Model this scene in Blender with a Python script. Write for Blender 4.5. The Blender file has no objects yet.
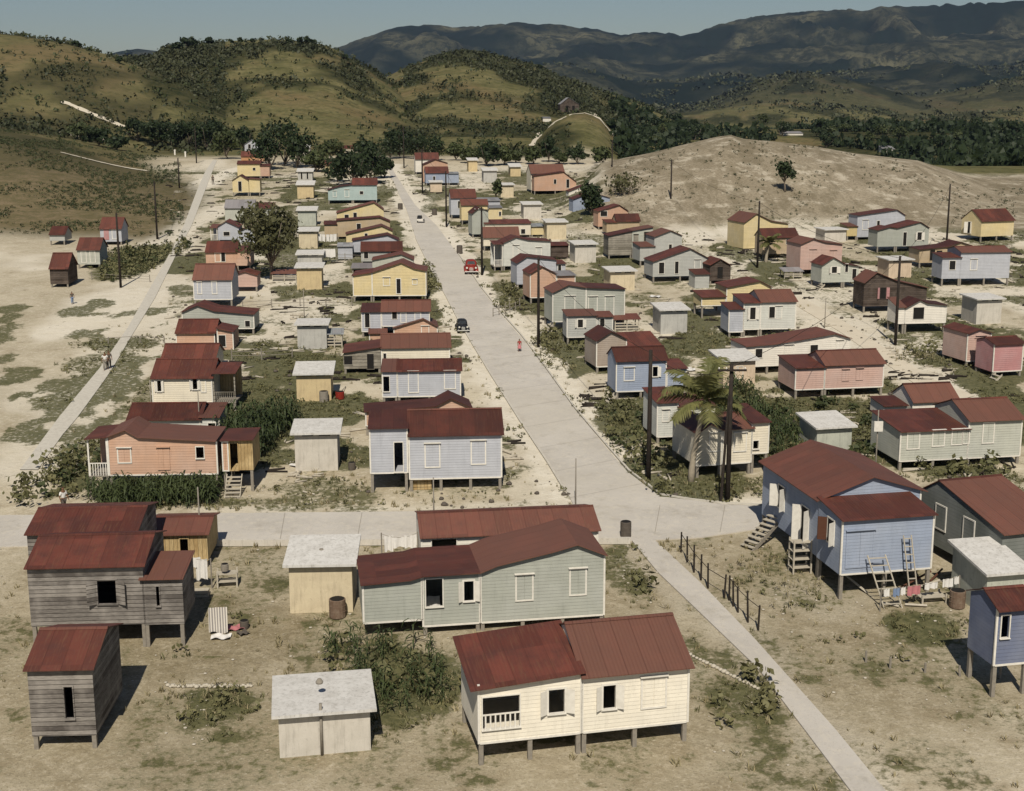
import bpy, math, random
import numpy as np
from mathutils import Vector, Matrix
random.seed(7); rng = np.random.default_rng(7)
R = math.radians
scene = bpy.context.scene
COL = scene.collection

# ------------------------------------------------------------------ camera
W, H = 1024, 791
FP, PX, PY = 1350.0, 529.0, 386.0          # focal length in pixels, principal point
PITCH = math.atan((PY - 105.0) / FP)       # eye level lies at row 105
SL = math.tan(math.atan((PY - 41.0) / FP) - PITCH)   # the village stands on a gentle rise
HC = 28.0 / math.cos(math.atan(SL))
cp, sp = math.cos(PITCH), math.sin(PITCH)
cam = bpy.data.cameras.new('camera'); camo = bpy.data.objects.new('camera', cam); COL.objects.link(camo)
camo.location = (0, 0, HC); camo.rotation_euler = (math.pi / 2 - PITCH, 0, 0)
cam.sensor_width = 36; cam.lens = FP / W * 36
cam.shift_x = (W / 2 - PX) / W; cam.shift_y = (PY - H / 2) / W
cam.clip_start = 0.5; cam.clip_end = 30000
scene.camera = camo

def ray(x, y):
    a, b = (x - PX) / FP, (PY - y) / FP
    return a, cp + b * sp, -sp + b * cp
def on_ground(x, y):
    dx, dy, dz = ray(x, y); t = HC / (SL * dy - dz)
    return t * dx, t * dy, SL * t * dy
def z_for(Y, y):
    b = (PY - y) / FP
    return HC + Y * (b * cp - sp) / (cp + b * sp)

# ------------------------------------------------------------------ object helpers
def tag(o, label=None, cat=None, group=None, kind=None):
    if label: o['label'] = label
    if cat: o['category'] = cat
    if group: o['group'] = group
    if kind: o['kind'] = kind
    return o
def empty(name, loc, rz=0.0):
    o = bpy.data.objects.new(name, None); COL.objects.link(o)
    o.location = loc; o.rotation_euler = (0, 0, rz); o.empty_display_size = .3
    return o
def link(name, me, parent=None, loc=None, rz=0.0):
    o = bpy.data.objects.new(name, me); COL.objects.link(o)
    if parent: o.parent = parent
    if loc is not None: o.location = loc
    o.rotation_euler = (0, 0, rz)
    return o
def copy_tree(o, parent=None):
    c = o.copy(); COL.objects.link(c); c.parent = parent
    for ch in list(o.children): copy_tree(ch, c)
    return c

class MB:
    def __init__(s): s.v = []; s.f = []
    def quad(s, a, b, c, d):
        n = len(s.v); s.v += [tuple(a), tuple(b), tuple(c), tuple(d)]; s.f.append((n, n+1, n+2, n+3))
    def poly(s, pts):
        n = len(s.v); s.v += [tuple(p) for p in pts]; s.f.append(tuple(range(n, n + len(pts))))
    def hexa(s, b, t):                       # bottom and top quads, counter-clockwise from above
        n = len(s.v); s.v += [tuple(p) for p in b] + [tuple(p) for p in t]
        s.f += [(n+3, n+2, n+1, n), (n+4, n+5, n+6, n+7)]
        for i in range(4):
            j = (i + 1) % 4; s.f.append((n+i, n+j, n+4+j, n+4+i))
    def box(s, x0, x1, y0, y1, z0, z1):
        s.hexa([(x0,y0,z0),(x1,y0,z0),(x1,y1,z0),(x0,y1,z0)], [(x0,y0,z1),(x1,y0,z1),(x1,y1,z1),(x0,y1,z1)])
    def prism(s, ring0, ring1):              # two congruent rings
        n = len(s.v); k = len(ring0)
        s.v += [tuple(p) for p in ring0] + [tuple(p) for p in ring1]
        s.f += [tuple(range(n, n+k)), tuple(range(n+2*k-1, n+k-1, -1))]
        for i in range(k):
            j = (i + 1) % k; s.f.append((n+j, n+i, n+k+i, n+k+j))
    def tube(s, pts, rads, k=7, cap=True):
        n = len(s.v); m = len(pts)
        for i, p in enumerate(pts):
            a = Vector(pts[max(i-1, 0)]); b = Vector(pts[min(i+1, m-1)])
            d = (b - a).normalized(); u = d.cross(Vector((0, 0, 1)) if abs(d.z) < .9 else Vector((1, 0, 0))).normalized(); w = d.cross(u)
            r = rads[i] if hasattr(rads, '__len__') else rads
            for q in range(k):
                t = 2 * math.pi * q / k; s.v.append(tuple(Vector(p) + u * (r * math.cos(t)) + w * (r * math.sin(t))))
        for i in range(m - 1):
            for q in range(k):
                a = n + i*k + q; b = n + i*k + (q+1) % k; s.f.append((a, b, b + k, a + k))
        if cap: s.f += [tuple(range(n + k - 1, n - 1, -1)), tuple(range(n + (m-1)*k, n + m*k))]
    def lathe(s, prof, k=14, c=(0, 0, 0)):   # prof: (radius, z)
        n = len(s.v); m = len(prof)
        for r, z in prof:
            for q in range(k):
                t = 2*math.pi*q/k; s.v.append((c[0] + r*math.cos(t), c[1] + r*math.sin(t), c[2] + z))
        for i in range(m-1):
            for q in range(k):
                a = n+i*k+q; b = n+i*k+(q+1) % k; s.f.append((a, b, b+k, a+k))
        s.f += [tuple(range(n+k-1, n-1, -1)), tuple(range(n+(m-1)*k, n+m*k))]
    def mesh(s, name, mats, smooth=False):
        me = bpy.data.meshes.new(name); me.from_pydata(s.v, [], s.f); me.update()
        for m in (mats if isinstance(mats, (list, tuple)) else [mats]): me.materials.append(m)
        if smooth: me.polygons.foreach_set('use_smooth', [True] * len(me.polygons))
        return me
    def build(s, name, mat, parent=None, loc=None, rz=0.0, smooth=False):
        return link(name, s.mesh(name, mat, smooth), parent, loc, rz)
def np_mesh(name, v, f, mat, smooth=False):
    me = bpy.data.meshes.new(name); v = np.asarray(v, np.float32); f = np.asarray(f, np.int32); k = f.shape[1]
    me.vertices.add(len(v)); me.vertices.foreach_set('co', v.ravel())
    me.loops.add(f.size); me.loops.foreach_set('vertex_index', f.ravel())
    me.polygons.add(len(f)); me.polygons.foreach_set('loop_start', np.arange(0, f.size, k, dtype=np.int32))
    me.polygons.foreach_set('loop_total', np.full(len(f), k, np.int32))
    if smooth: me.polygons.foreach_set('use_smooth', np.ones(len(f), bool))
    me.update(calc_edges=True); me.validate()
    if mat: me.materials.append(mat)
    return me

# ------------------------------------------------------------------ numpy noise
def _h(ix, iy, s):
    n = (ix * 374761393 + iy * 668265263 + s * 1274126177) & 0xffffffff
    n = ((n ^ (n >> 13)) * 1274126177) & 0xffffffff
    return ((n ^ (n >> 16)) & 0xffff) / 65535.0
def vnoise(x, y, s=0):
    x = np.asarray(x, float); y = np.asarray(y, float)
    ix = np.floor(x).astype(np.int64); iy = np.floor(y).astype(np.int64); fx = x - ix; fy = y - iy
    fx = fx*fx*(3-2*fx); fy = fy*fy*(3-2*fy)
    a = _h(ix, iy, s); b = _h(ix+1, iy, s); c = _h(ix, iy+1, s); d = _h(ix+1, iy+1, s)
    return (a*(1-fx)+b*fx)*(1-fy) + (c*(1-fx)+d*fx)*fy
def fbm(x, y, s=0, o=4):
    r = 0; amp = .5; t = 0
    for i in range(o):
        r = r + amp * vnoise(x * 2**i, y * 2**i, s + i); t += amp; amp *= .5
    return r / t
def sstep(a, b, x):
    t = np.clip((x - a) / (b - a), 0, 1); return t*t*(3-2*t)
# ------------------------------------------------------------------ materials
class NT:
    def __init__(s, name, rough=.8, spec=.3):
        s.m = bpy.data.materials.new(name); s.m.use_nodes = True; s.t = s.m.node_tree; s.n = s.t.nodes; s.n.clear()
        s.b = s.n.new('ShaderNodeBsdfPrincipled'); s.o = s.n.new('ShaderNodeOutputMaterial')
        s.L(s.b.outputs[0], s.o.inputs[0]); s.b.inputs['Roughness'].default_value = rough
        s.b.inputs['Specular IOR Level'].default_value = spec; s.tc = None
    def L(s, a, b): s.t.links.new(a, b)
    def coord(s, scale=(1, 1, 1), kind='Object'):
        if not s.tc: s.tc = s.n.new('ShaderNodeTexCoord')
        mp = s.n.new('ShaderNodeMapping'); mp.inputs['Scale'].default_value = scale
        s.L(s.tc.outputs[kind], mp.inputs[0]); return mp.outputs[0]
    def noise(s, scale, det=3, rough=.55, co=None, sc=(1, 1, 1)):
        x = s.n.new('ShaderNodeTexNoise'); x.inputs['Scale'].default_value = scale
        x.inputs['Detail'].default_value = det; x.inputs['Roughness'].default_value = rough
        s.L(co or s.coord(sc), x.inputs['Vector']); return x.outputs['Fac']
    def ramp(s, fac, stops):
        r = s.n.new('ShaderNodeValToRGB'); e = r.color_ramp.elements
        while len(e) < len(stops): e.new(.5)
        for q, (p, c) in zip(e, stops):
            q.position = p; q.color = tuple(c) + (1,) if hasattr(c, '__len__') else (c, c, c, 1)
        s.L(fac, r.inputs[0]); return r.outputs[0]
    def mix(s, fac, a, b, mode='MIX'):
        x = s.n.new('ShaderNodeMix'); x.data_type = 'RGBA'; x.blend_type = mode
        for v, i in ((fac, 0), (a, 6), (b, 7)):
            if hasattr(v, 'is_linked'): s.L(v, x.inputs[i])
            elif i == 0: x.inputs[0].default_value = v
            else: x.inputs[i].default_value = tuple(v) + (1,)
        return x.outputs[2]
    def math(s, op, a, b=0.0, c=None):
        x = s.n.new('ShaderNodeMath'); x.operation = op
        for i, v in enumerate((a, b) if c is None else (a, b, c)):
            if hasattr(v, 'is_linked'): s.L(v, x.inputs[i])
            else: x.inputs[i].default_value = v
        return x.outputs[0]
    def sep(s, co):
        x = s.n.new('ShaderNodeSeparateXYZ'); s.L(co, x.inputs[0]); return x.outputs
    def bump(s, h, strength=.3, dist=.05):
        x = s.n.new('ShaderNodeBump'); x.inputs['Strength'].default_value = strength; x.inputs['Distance'].default_value = dist
        s.L(h, x.inputs['Height']); s.L(x.outputs[0], s.b.inputs['Normal'])
    def base(s, c):
        if hasattr(c, 'is_linked'): s.L(c, s.b.inputs['Base Color'])
        else: s.b.inputs['Base Color'].default_value = tuple(c) + (1,)
    def rnd(s):
        return s.n.new('ShaderNodeObjectInfo').outputs['Random']
def mul(c, k): return tuple(min(1, x * k) for x in c)

def paint(name, c, boards=.17, wear=.5, under=(.22, .19, .16)):
    """painted lap boards: joints, faded streaks, a little bare wood"""
    t = NT(name, .85, .2)
    co = t.coord()
    z = t.sep(co)[2]
    n1 = t.noise(1.1, 4, .6); n2 = t.noise(6, 3, .7, sc=(1, 1, 4))
    n5 = t.noise(1.3, 5, .75, sc=(2.5, 2.5, .35)); n6 = t.noise(.35, 3, .6)
    rowid = t.math('FLOOR', t.math('DIVIDE', z, boards))
    wn = t.n.new('ShaderNodeTexWhiteNoise'); wn.noise_dimensions = '1D'; t.L(rowid, wn.inputs['W'])
    col = t.mix(t.ramp(n1, [(.3, 0.), (.7, 1.)]), mul(c, .90), mul(c, 1.08))
    col = t.mix(t.math('MULTIPLY', wn.outputs[0], .22), col, mul(c, .78))
    col = t.mix(t.math('MULTIPLY', t.ramp(n2, [(.60, 0.), (.74, 1.)]), wear), col, under)
    col = t.mix(t.ramp(n5, [(.52, 0.), (.72, .42)]), col, mul(c, .62)); col = t.mix(t.ramp(n6, [(.45, 0.), (.65, .25)]), col, tuple((x + .6) / 2 * .9 for x in c))
    fr = t.math('FRACT', t.math('DIVIDE', z, boards))
    gap = t.ramp(fr, [(0., 0.), (.10, 1.)])
    col = t.mix(t.math('MULTIPLY', t.math('SUBTRACT', 1., gap), .38), col, mul(c, .35))
    t.base(col); t.bump(t.math('SUBTRACT', 1., fr), .9, .022)
    return t.m
def plank(name, c, c2, step=.2, vertical=False):
    t = NT(name, .9, .1); co = t.coord(); s_ = t.sep(co)
    a = s_[0] if vertical else s_[2]
    k = t.math('DIVIDE', a, step); wn = t.n.new('ShaderNodeTexWhiteNoise'); wn.noise_dimensions = '1D'
    t.L(t.math('FLOOR', k), wn.inputs['W'])
    n = t.noise(3, 4, .7, sc=(1, 1, 12) if not vertical else (9, 9, 1)); n2 = t.noise(.9, 3)
    col = t.mix(wn.outputs[0], c, c2); col = t.mix(t.ramp(n, [(.35, 0.), (.7, .8)]), col, mul(c, .45))
    col = t.mix(t.ramp(n2, [(.45, 0.), (.7, .5)]), col, mul(c2, 1.3))
    g = t.ramp(t.math('FRACT', k), [(0., 0.), (.12, 1.)])
    t.base(t.mix(t.math('MULTIPLY', t.math('SUBTRACT', 1., g), .75), col, mul(c, .2))); t.bump(g, .8, .03)
    return t.m
def roofing(name, c, axis, wear=1.):
    """sheets of corrugated zinc, painted, each sheet a little different"""
    t = NT(name, .62, .3); co = t.coord(); s_ = t.sep(co)
    rn = t.rnd()
    u = t.math('ADD', t.math('DIVIDE', s_[axis], .82), t.math('MULTIPLY', rn, 37.))
    wn = t.n.new('ShaderNodeTexWhiteNoise'); wn.noise_dimensions = '2D'
    cb = t.n.new('ShaderNodeCombineXYZ'); t.L(t.math('FLOOR', u), cb.inputs[0]); t.L(t.math('FLOOR', t.math('DIVIDE', s_[1 - axis], 2.1)), cb.inputs[1])
    t.L(cb.outputs[0], wn.inputs['Vector'])
    k = t.math('MULTIPLY_ADD', wn.outputs[0], .75, 0.)
    col = t.mix(k, mul(c, .62), mul(c, 1.45))
    n = t.noise(.8, 5, .65); n2 = t.noise(5, 4, .7)
    col = t.mix(t.math('MULTIPLY', t.ramp(n, [(.42, 0.), (.68, .85)]), wear), col, (c[0]*.55, c[1]*.75, c[2]*.9))
    col = t.mix(t.math('MULTIPLY', t.ramp(n2, [(.62, 0.), (.8, .5)]), wear), col, (c[0]*1.5, c[1]*2.4, c[2]*2.5))
    nst = t.noise(1.6, 4, .7, sc=(7, .5, 1) if axis == 0 else (.5, 7, 1)); col = t.mix(t.math('MULTIPLY', t.ramp(nst, [(.52, 0.), (.70, .75)]), wear), col, (c[0]*1.15, c[1]*1.9, c[2]*1.6)); col = t.mix(t.math('MULTIPLY', t.ramp(t.noise(.5, 5, .8), [(.60, 0.), (.70, .6)]), wear), col, (c[0]*.38, c[1]*.6, c[2]*.7))
    rr = t.n.new('ShaderNodeTexWhiteNoise'); rr.noise_dimensions = '1D'; t.L(t.math('MULTIPLY', rn, 91.7), rr.inputs['W']); col = t.mix(1., col, t.ramp(rr.outputs[0], [(0., .62), (.5, 1.), (1., 1.32)]), 'MULTIPLY')
    col = t.mix(t.ramp(rn, [(.70, 0.), (.85, .45)]), col, (.19, .105, .075) if c[0] < .2 else c)
    col = t.mix(t.math('MULTIPLY', rn, .30), col, (.15, .058, .042))
    seam = t.ramp(t.math('FRACT', u), [(0., 0.), (.07, 1.)])
    col = t.mix(t.math('MULTIPLY', t.math('SUBTRACT', 1., seam), .5), col, mul(c, .4))
    t.base(col)
    w = t.math('SINE', t.math('MULTIPLY', s_[axis], 2 * math.pi / .16))
    t.bump(t.math('ADD', t.math('MULTIPLY', w, .5), t.math('MULTIPLY', n2, .6)), .5, .02)
    return t.m
def flat(name, c, c2=None, scale=3, rough=.85, wear=.5, streak=0):
    t = NT(name, rough, .2); c2 = c2 or mul(c, .65)
    n = t.noise(scale, 5, .65); cc = t.mix(t.ramp(n, [(.4, 0.), (.7, wear)]), c, c2)
    if streak: cc = t.mix(t.ramp(t.noise(2., 5, .75, sc=(2.5, 2.5, .3)), [(.50, 0.), (.68, streak)]), cc, mul(c2, .75)); cc = t.mix(t.ramp(t.noise(5., 4, .8), [(.6, 0.), (.66, .5)]), cc, mul(c2, .6))
    t.base(cc); t.bump(n, .25, .02)
    return t.m
def leafy(name, a, b, scale=.8, trans=.25):
    t = NT(name, .6, .25); n = t.noise(scale, 3, .6); n2 = t.noise(scale * 9, 2)
    wn = t.rnd()
    col = t.mix(t.ramp(n, [(.36, 0.), (.64, 1.)]), a, b); col = t.mix(t.math('MULTIPLY', n2, .4), col, mul(b, 1.5))
    col = t.mix(t.math('MULTIPLY', wn, .35), col, mul(a, .8))
    t.base(col)
    if trans: 
        t.b.inputs['Transmission Weight'].default_value = 0
        tr = t.n.new('ShaderNodeBsdfTranslucent'); t.L(col, tr.inputs[0]); mx = t.n.new('ShaderNodeMixShader'); mx.inputs[0].default_value = trans
        t.L(t.b.outputs[0], mx.inputs[1]); t.L(tr.outputs[0], mx.inputs[2]); t.L(mx.outputs[0], t.o.inputs[0])
    return t.m

WC = dict(sal=(.47,.295,.205), cream=(.64,.58,.465), cream2=(.70,.65,.55), yel=(.58,.475,.265), wht=(.66,.62,.55), blu=(.26,.30,.385), ggr=(.325,.335,.295),
          gry=(.37,.37,.345), lav=(.385,.395,.43), pnk=(.47,.32,.27), tan=(.40,.31,.20), teal=(.34,.42,.41), taupe=(.30,.245,.20),
          org=(.42,.22,.11), pale=(.50,.50,.46), dblu=(.12,.14,.21), pgr=(.40,.405,.35), ylw=(.50,.40,.20), rose=(.40,.20,.20))
MAT = {k: paint('paint_' + k, c) for k, c in WC.items()}
MAT['slate'] = paint('paint_slate', (.13, .14, .128), .2, .5, (.16, .14, .11))
MAT['wood'] = plank('weathered_boards', (.10, .088, .08), (.30, .275, .25))
MAT['dkw'] = plank('dark_boards', (.055, .042, .034), (.12, .095, .08))
MAT['plank'] = plank('yellow_boards', (.38, .26, .12), (.52, .40, .22), .22, True)
MAT['oldw'] = plank('grey_tan_boards', (.20, .18, .145), (.34, .31, .26), .3)
RED = (.090, .0265, .018)
MAT['roof_u'] = roofing('red_zinc_sheets_across', RED, 0)
MAT['roof_v'] = roofing('red_zinc_sheets_along', RED, 1)
MAT['rust_u'] = roofing('rusty_zinc_across', (.125, .040, .028), 0); MAT['rust_v'] = roofing('rusty_zinc_along', (.125, .040, .028), 1)
MAT['zinc_u'] = roofing('bare_zinc_across', (.26, .27, .28), 0, .5); MAT['zinc_v'] = roofing('bare_zinc_along', (.26, .27, .28), 1, .5)
MAT['slab'] = flat('whitened_roof_slab', (.56, .545, .52), (.36, .34, .31), 1.6, streak=.6)
MAT['shed_cream'] = flat('cream_render', (.56, .48, .335), (.40, .33, .23), 1.4, streak=.5)
MAT['shed_yel'] = flat('yellow_render', (.54, .43, .25), (.40, .31, .19), 1.4, streak=.5)
MAT['shed_wht'] = flat('pale_render', (.52, .485, .43), (.38, .35, .30), 1.4, streak=.5)
MAT['shed_gry'] = flat('grey_render', (.42, .41, .38), (.30, .29, .27), 1.4, streak=.5)
MAT['shed_grn'] = flat('greenish_render', (.42, .43, .37), (.28, .29, .25), 1.4, streak=.5)
MAT['shed_pch'] = flat('peach_render', (.56, .45, .335), (.42, .33, .24), 1.4, streak=.5)
MAT['trim'] = flat('white_trim', (.66, .63, .57), (.45, .42, .37), 4)
MAT['darkpost'] = flat('creosoted_timber', (.022, .017, .014), (.05, .04, .032), 5)
MAT['pier'] = flat('grey_timber', (.24, .215, .18), (.12, .105, .09), 5)
MAT['paleplk'] = flat('bleached_timber', (.42, .38, .31), (.25, .22, .18), 5)
MAT['dark'] = flat('painted_dark_inside', (.012, .011, .010), (.02, .018, .016), 2)  # shade of unlit insides, put into one near-black colour
MAT['concrete'] = None
t = NT('road_concrete', .9, .2); co = t.coord(); n = t.noise(.25, 5, .6, co=co); n2 = t.noise(2.2, 5, .7, co=co); n3 = t.noise(.06, 3, co=co)
col = t.mix(t.ramp(n, [(.3, 0.), (.7, 1.)]), (.40, .372, .335), (.49, .458, .415)); col = t.mix(t.ramp(n2, [(.50, 0.), (.66, .55)]), col, (.53, .485, .405)); nk = t.noise(.7, 6, .75, co=co); col = t.mix(t.ramp(nk, [(.54, 0.), (.64, .5)]), col, (.33, .30, .255)); nw = t.noise(.33, 6, .8, co=co); col = t.mix(t.ramp(nw, [(.497, 0.), (.50, .55), (.503, 0.)]), col, (.20, .18, .155))
col = t.mix(t.ramp(n3, [(.45, 0.), (.7, .5)]), col, (.47, .43, .36)); t.base(col); t.bump(n2, .2, .02); MAT['concrete'] = t.m
MAT['kerb'] = flat('kerb_concrete', (.50, .47, .41), (.33, .30, .26), 3)
MAT['joint'] = flat('road_joint_tar', (.27, .245, .21), (.25, .23, .2), 3)
MAT['sandroad'] = flat('sandy_track', (.56, .50, .40), (.44, .385, .30), .5)
MAT['bark'] = flat('bark', (.13, .105, .08), (.22, .19, .155), 6)
MAT['palmbark'] = flat('palm_bark', (.30, .26, .20), (.17, .145, .11), 7)
MAT['leaf_dark'] = leafy('leaves_dark_green', (.016, .026, .011), (.036, .052, .020))
MAT['leaf_mid'] = leafy('leaves_mid_green', (.035, .048, .018), (.075, .088, .034))
MAT['leaf_olive'] = leafy('leaves_olive', (.055, .058, .024), (.12, .115, .055))
MAT['leaf_palm'] = leafy('palm_leaflets', (.075, .085, .028), (.19, .18, .07), 1.2)
MAT['corn'] = leafy('corn_leaves', (.028, .042, .016), (.065, .082, .030), .6, .2)
MAT['weed'] = leafy('weed_leaves', (.07, .075, .030), (.18, .165, .08), .5, .15)
MAT['weed_dk'] = leafy('dark_weed_leaves', (.026, .036, .014), (.06, .07, .028), .5, .15)
MAT['drygrass'] = leafy('dry_grass', (.17, .145, .075), (.30, .255, .15), .4, .1)
MAT['scrub'] = leafy('hill_scrub', (.022, .028, .012), (.052, .055, .024), .03, 0)
MAT['stone'] = flat('pale_stones', (.44, .40, .33), (.33, .30, .25), 4)
MAT['dkstone'] = flat('dark_lumps', (.10, .085, .07), (.05, .04, .035), 4)
MAT['cloth_w'] = flat('white_cloth', (.66, .64, .61), (.5, .48, .46), 4); MAT['cloth_p'] = flat('pink_cloth', (.45, .17, .18), (.3, .12, .14), 4)
MAT['cloth_b'] = flat('blue_cloth', (.18, .24, .36), (.12, .16, .25), 4); MAT['cloth_r'] = flat('red_cloth', (.34, .05, .045), (.2, .04, .04), 4)
t = NT('striped_cloth', .9, .1); s_ = t.sep(t.coord()); t.base(t.mix(t.ramp(t.math('FRACT', t.math('MULTIPLY', s_[0], 8.)), [(.45, 0.), (.5, 1.)]), (.62, .58, .52), (.27, .25, .24))); MAT['cloth_s'] = t.m
MAT['skin'] = flat('skin', (.16, .085, .05), None, 4); MAT['hair'] = flat('black_hair', (.01, .009, .008), None, 4)
MAT['carred'] = flat('red_car_paint', (.22, .026, .018), (.14, .03, .02), 3, .3); MAT['carblack'] = flat('black_car_paint', (.02, .02, .022), None, 3, .3)
MAT['glass'] = flat('window_glass', (.03, .035, .04), None, 3, .08); MAT['chrome'] = flat('dull_chrome', (.55, .54, .5), None, 3, .3)
MAT['rubber'] = flat('rubber', (.02, .019, .018), None, 3); MAT['lamp'] = flat('headlamp_glass', (.6, .58, .5), None, 3, .2)
MAT['rope'] = flat('rope', (.3, .27, .22), None, 3); MAT['brwood'] = flat('brown_shutter', (.085, .036, .022), (.1, .05, .03), 4)
MAT['drum'] = flat('rusted_drum', (.13, .085, .06), (.25, .2, .15), 4)
# ------------------------------------------------------------------ terrain
def crest(pts, D):
    out = []
    for x, y in pts:
        dx, dy, dz = ray(x, y); t_ = D / dy; out.append((dx / dy, HC + t_ * dz))
    return np.array(out)
def FX(px): return (px - PX) / FP / cp        # rough bearing of a column
# crest line in the photograph, distance, width of the near slope, of the far slope, roughness
RIDGES = [
 (crest([(-200,10),(20,36),(62,43),(85,50),(107,55),(125,62),(152,71),(190,84),(225,104),(250,120),(280,140)], 520), 520, 130, 200, 1.5, 'a'),
 (crest([(100,62),(150,60),(170,49),(190,46),(215,43),(240,41),(275,40),(300,42),(322,45),(338,51),(352,60),(372,71),(388,80),(400,90),(420,105),(450,130)], 700), 700, 300, 260, 2.5, 'b'),
 (crest([(300,140),(330,108),(350,95),(380,80),(400,71),(425,62),(445,57),(463,54),(485,56),(505,61),(535,68),(560,79),(590,88),(620,97),(645,106),(670,118),(700,135)], 840), 840, 400, 260, 2.5, 'c'),
 (crest([(515,165),(530,152),(545,131),(556,120),(568,114),(585,112),(600,117),(612,130),(628,146),(645,160)], 430), 430, 75, 90, .4, 'k'),
 (crest([(585,178),(601,164),(627,158),(652,153),(683,145),(716,137),(731,135),(744,139),(778,142),(816,147),(854,154),(892,159),(918,162),(956,177),(994,190),(1040,202),(1120,215)], 268), 268, 62, 70, .5, 'm'),
 (crest([(640,118),(690,112),(740,106),(765,103),(791,102),(842,107),(880,111),(918,116),(980,112),(1100,108)], 1500), 1500, 350, 300, 2, 'r'),
 (crest([(690,108),(730,95),(755,83),(786,74),(811,72),(841,78),(866,84),(892,91),(918,97),(960,90),(1000,82),(1150,60)], 2100), 2100, 500, 500, 8, 'r'),
 (crest([(440,90),(480,76),(520,66),(560,63),(600,70),(640,82),(680,80),(720,74),(760,78),(800,70),(850,62),(900,66),(950,58),(1000,60),(1200,40)], 3000), 3000, 900, 700, 26, 'd'),
 (crest([(-200,60),(60,60),(100,46),(120,40),(137,37),(160,40),(178,50),(240,56),(290,53),(320,49),(340,46),(365,37),(397,27),(440,24),(480,26),(520,22),(560,25),(600,30),(622,36),(650,33),(684,33),(720,22),(780,14),(850,8),(920,4),(1000,0),(1250,-10)], 5000), 5000, 1700, 1500, 42, 'e'),
 (crest([(-300,120),(60,105),(300,100),(380,80),(450,66),(520,58),(560,54),(620,60),(660,64),(720,52),(800,48),(870,44),(950,40),(1024,36),(1250,28)], 4000), 4000, 900, 900, 34, 'd'),
]
def base_z(X, Y):
    th = X / np.maximum(Y, 1)
    z = SL * np.minimum(Y, 330.)
    z = z + 7. * sstep(-.262, -.40, th) * sstep(196, 300, Y) * (1 - sstep(420, 600, Y))
    z = z + np.where(Y > 330, SL * 20 * (1 - np.exp(-(np.maximum(Y, 330) - 330) / 60)), 0)
    right = sstep(.03, .10, th) * sstep(300, 480, Y)
    z = z * (1 - right) + (-2.) * right
    z = z * (1 - sstep(700, 1400, Y)) + (-4.) * sstep(700, 1400, Y)
    return z
def land(X, Y):
    X = np.asarray(X, float); Y = np.asarray(Y, float)
    th = X / np.maximum(Y, 1); b = base_z(X, Y); z = b.copy() if hasattr(b, 'copy') else b
    for pts, D, wf, wb, rg, k in RIDGES:
        zc = np.interp(th, pts[:, 0], pts[:, 1])
        t_ = np.where(Y < D, (Y - (D - wf)) / wf, 1 - (Y - D) / wb)
        w = np.clip(t_, 0, 1)
        w = w*w*(3-2*w) * .55 + .45 * np.sin(w * math.pi / 2)**1.2
        if D < 600: w = w * sstep(pts[0, 0] - .025, pts[0, 0] + .005, th) * (1 - sstep(pts[-1, 0] - .005, pts[-1, 0] + .03, th)) if k != 'a' else w * (1 - sstep(pts[-1, 0] - .005, pts[-1, 0] + .03, th))
        amp = rg * (1 if k in 'de' else 1)
        sc = {'m': 26, 'k': 24, 'a': 45, 'b': 60, 'c': 70, 'r': 170, 'd': 420, 'e': 700}[k]
        nz = fbm(X / sc, Y / sc, int(D), 5) - .5
        if k in 'de':
            rd = 1 - np.abs(2 * fbm(X / sc, Y / sc * .7, int(D) + 9, 5) - 1) * 2.2
            rd2 = 1 - np.abs(2 * fbm(X / sc * 1.3 + 5, Y / sc * 1.1, int(D) + 33, 6) - 1) * 2.4
            crd = np.clip(rd2, 0, 1)
            carve = (1 - crd) * np.where(w > .9, .16 + .3 * (1 - w) * 10 * .3, .46)
            zz0 = b + (zc - b) * w * (1 - carve); nz = nz * .5
        if k in 'bc':
            rd = np.abs(2 * fbm(X / 90, Y / 150, 77, 3) - 1); nz = nz - rd * 1.4 * (1 - w)
        zz = b + (zc - b) * w + nz * amp * np.minimum(1, 3 * w) * (1.0 - .5 * (w > .97))
        if k in 'de': zz = zz0 + nz * amp * np.minimum(1, 3 * w)
        far = np.where((w > 0) & (zc > b - 3), zz, -1e3)
        z = np.maximum(z, far)
    return z
def land1(X, Y):
    if Y < 198: return SL * Y
    return float(land(np.array([X]), np.array([Y]))[0])
def hit(x, y, Y0=100., Y1=5200., n=1500):
    """first point of the land seen along a bearing"""
    dx, dy, dz = ray(x, y); Ys = np.geomspace(Y0, Y1, n); t_ = Ys / dy
    below = (HC + t_ * dz) < land(t_ * dx, Ys)
    if not below.any(): return None
    i = int(np.argmax(below)); return float(t_[i] * dx), float(Ys[i]), float(land1(t_[i] * dx, Ys[i]))

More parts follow.
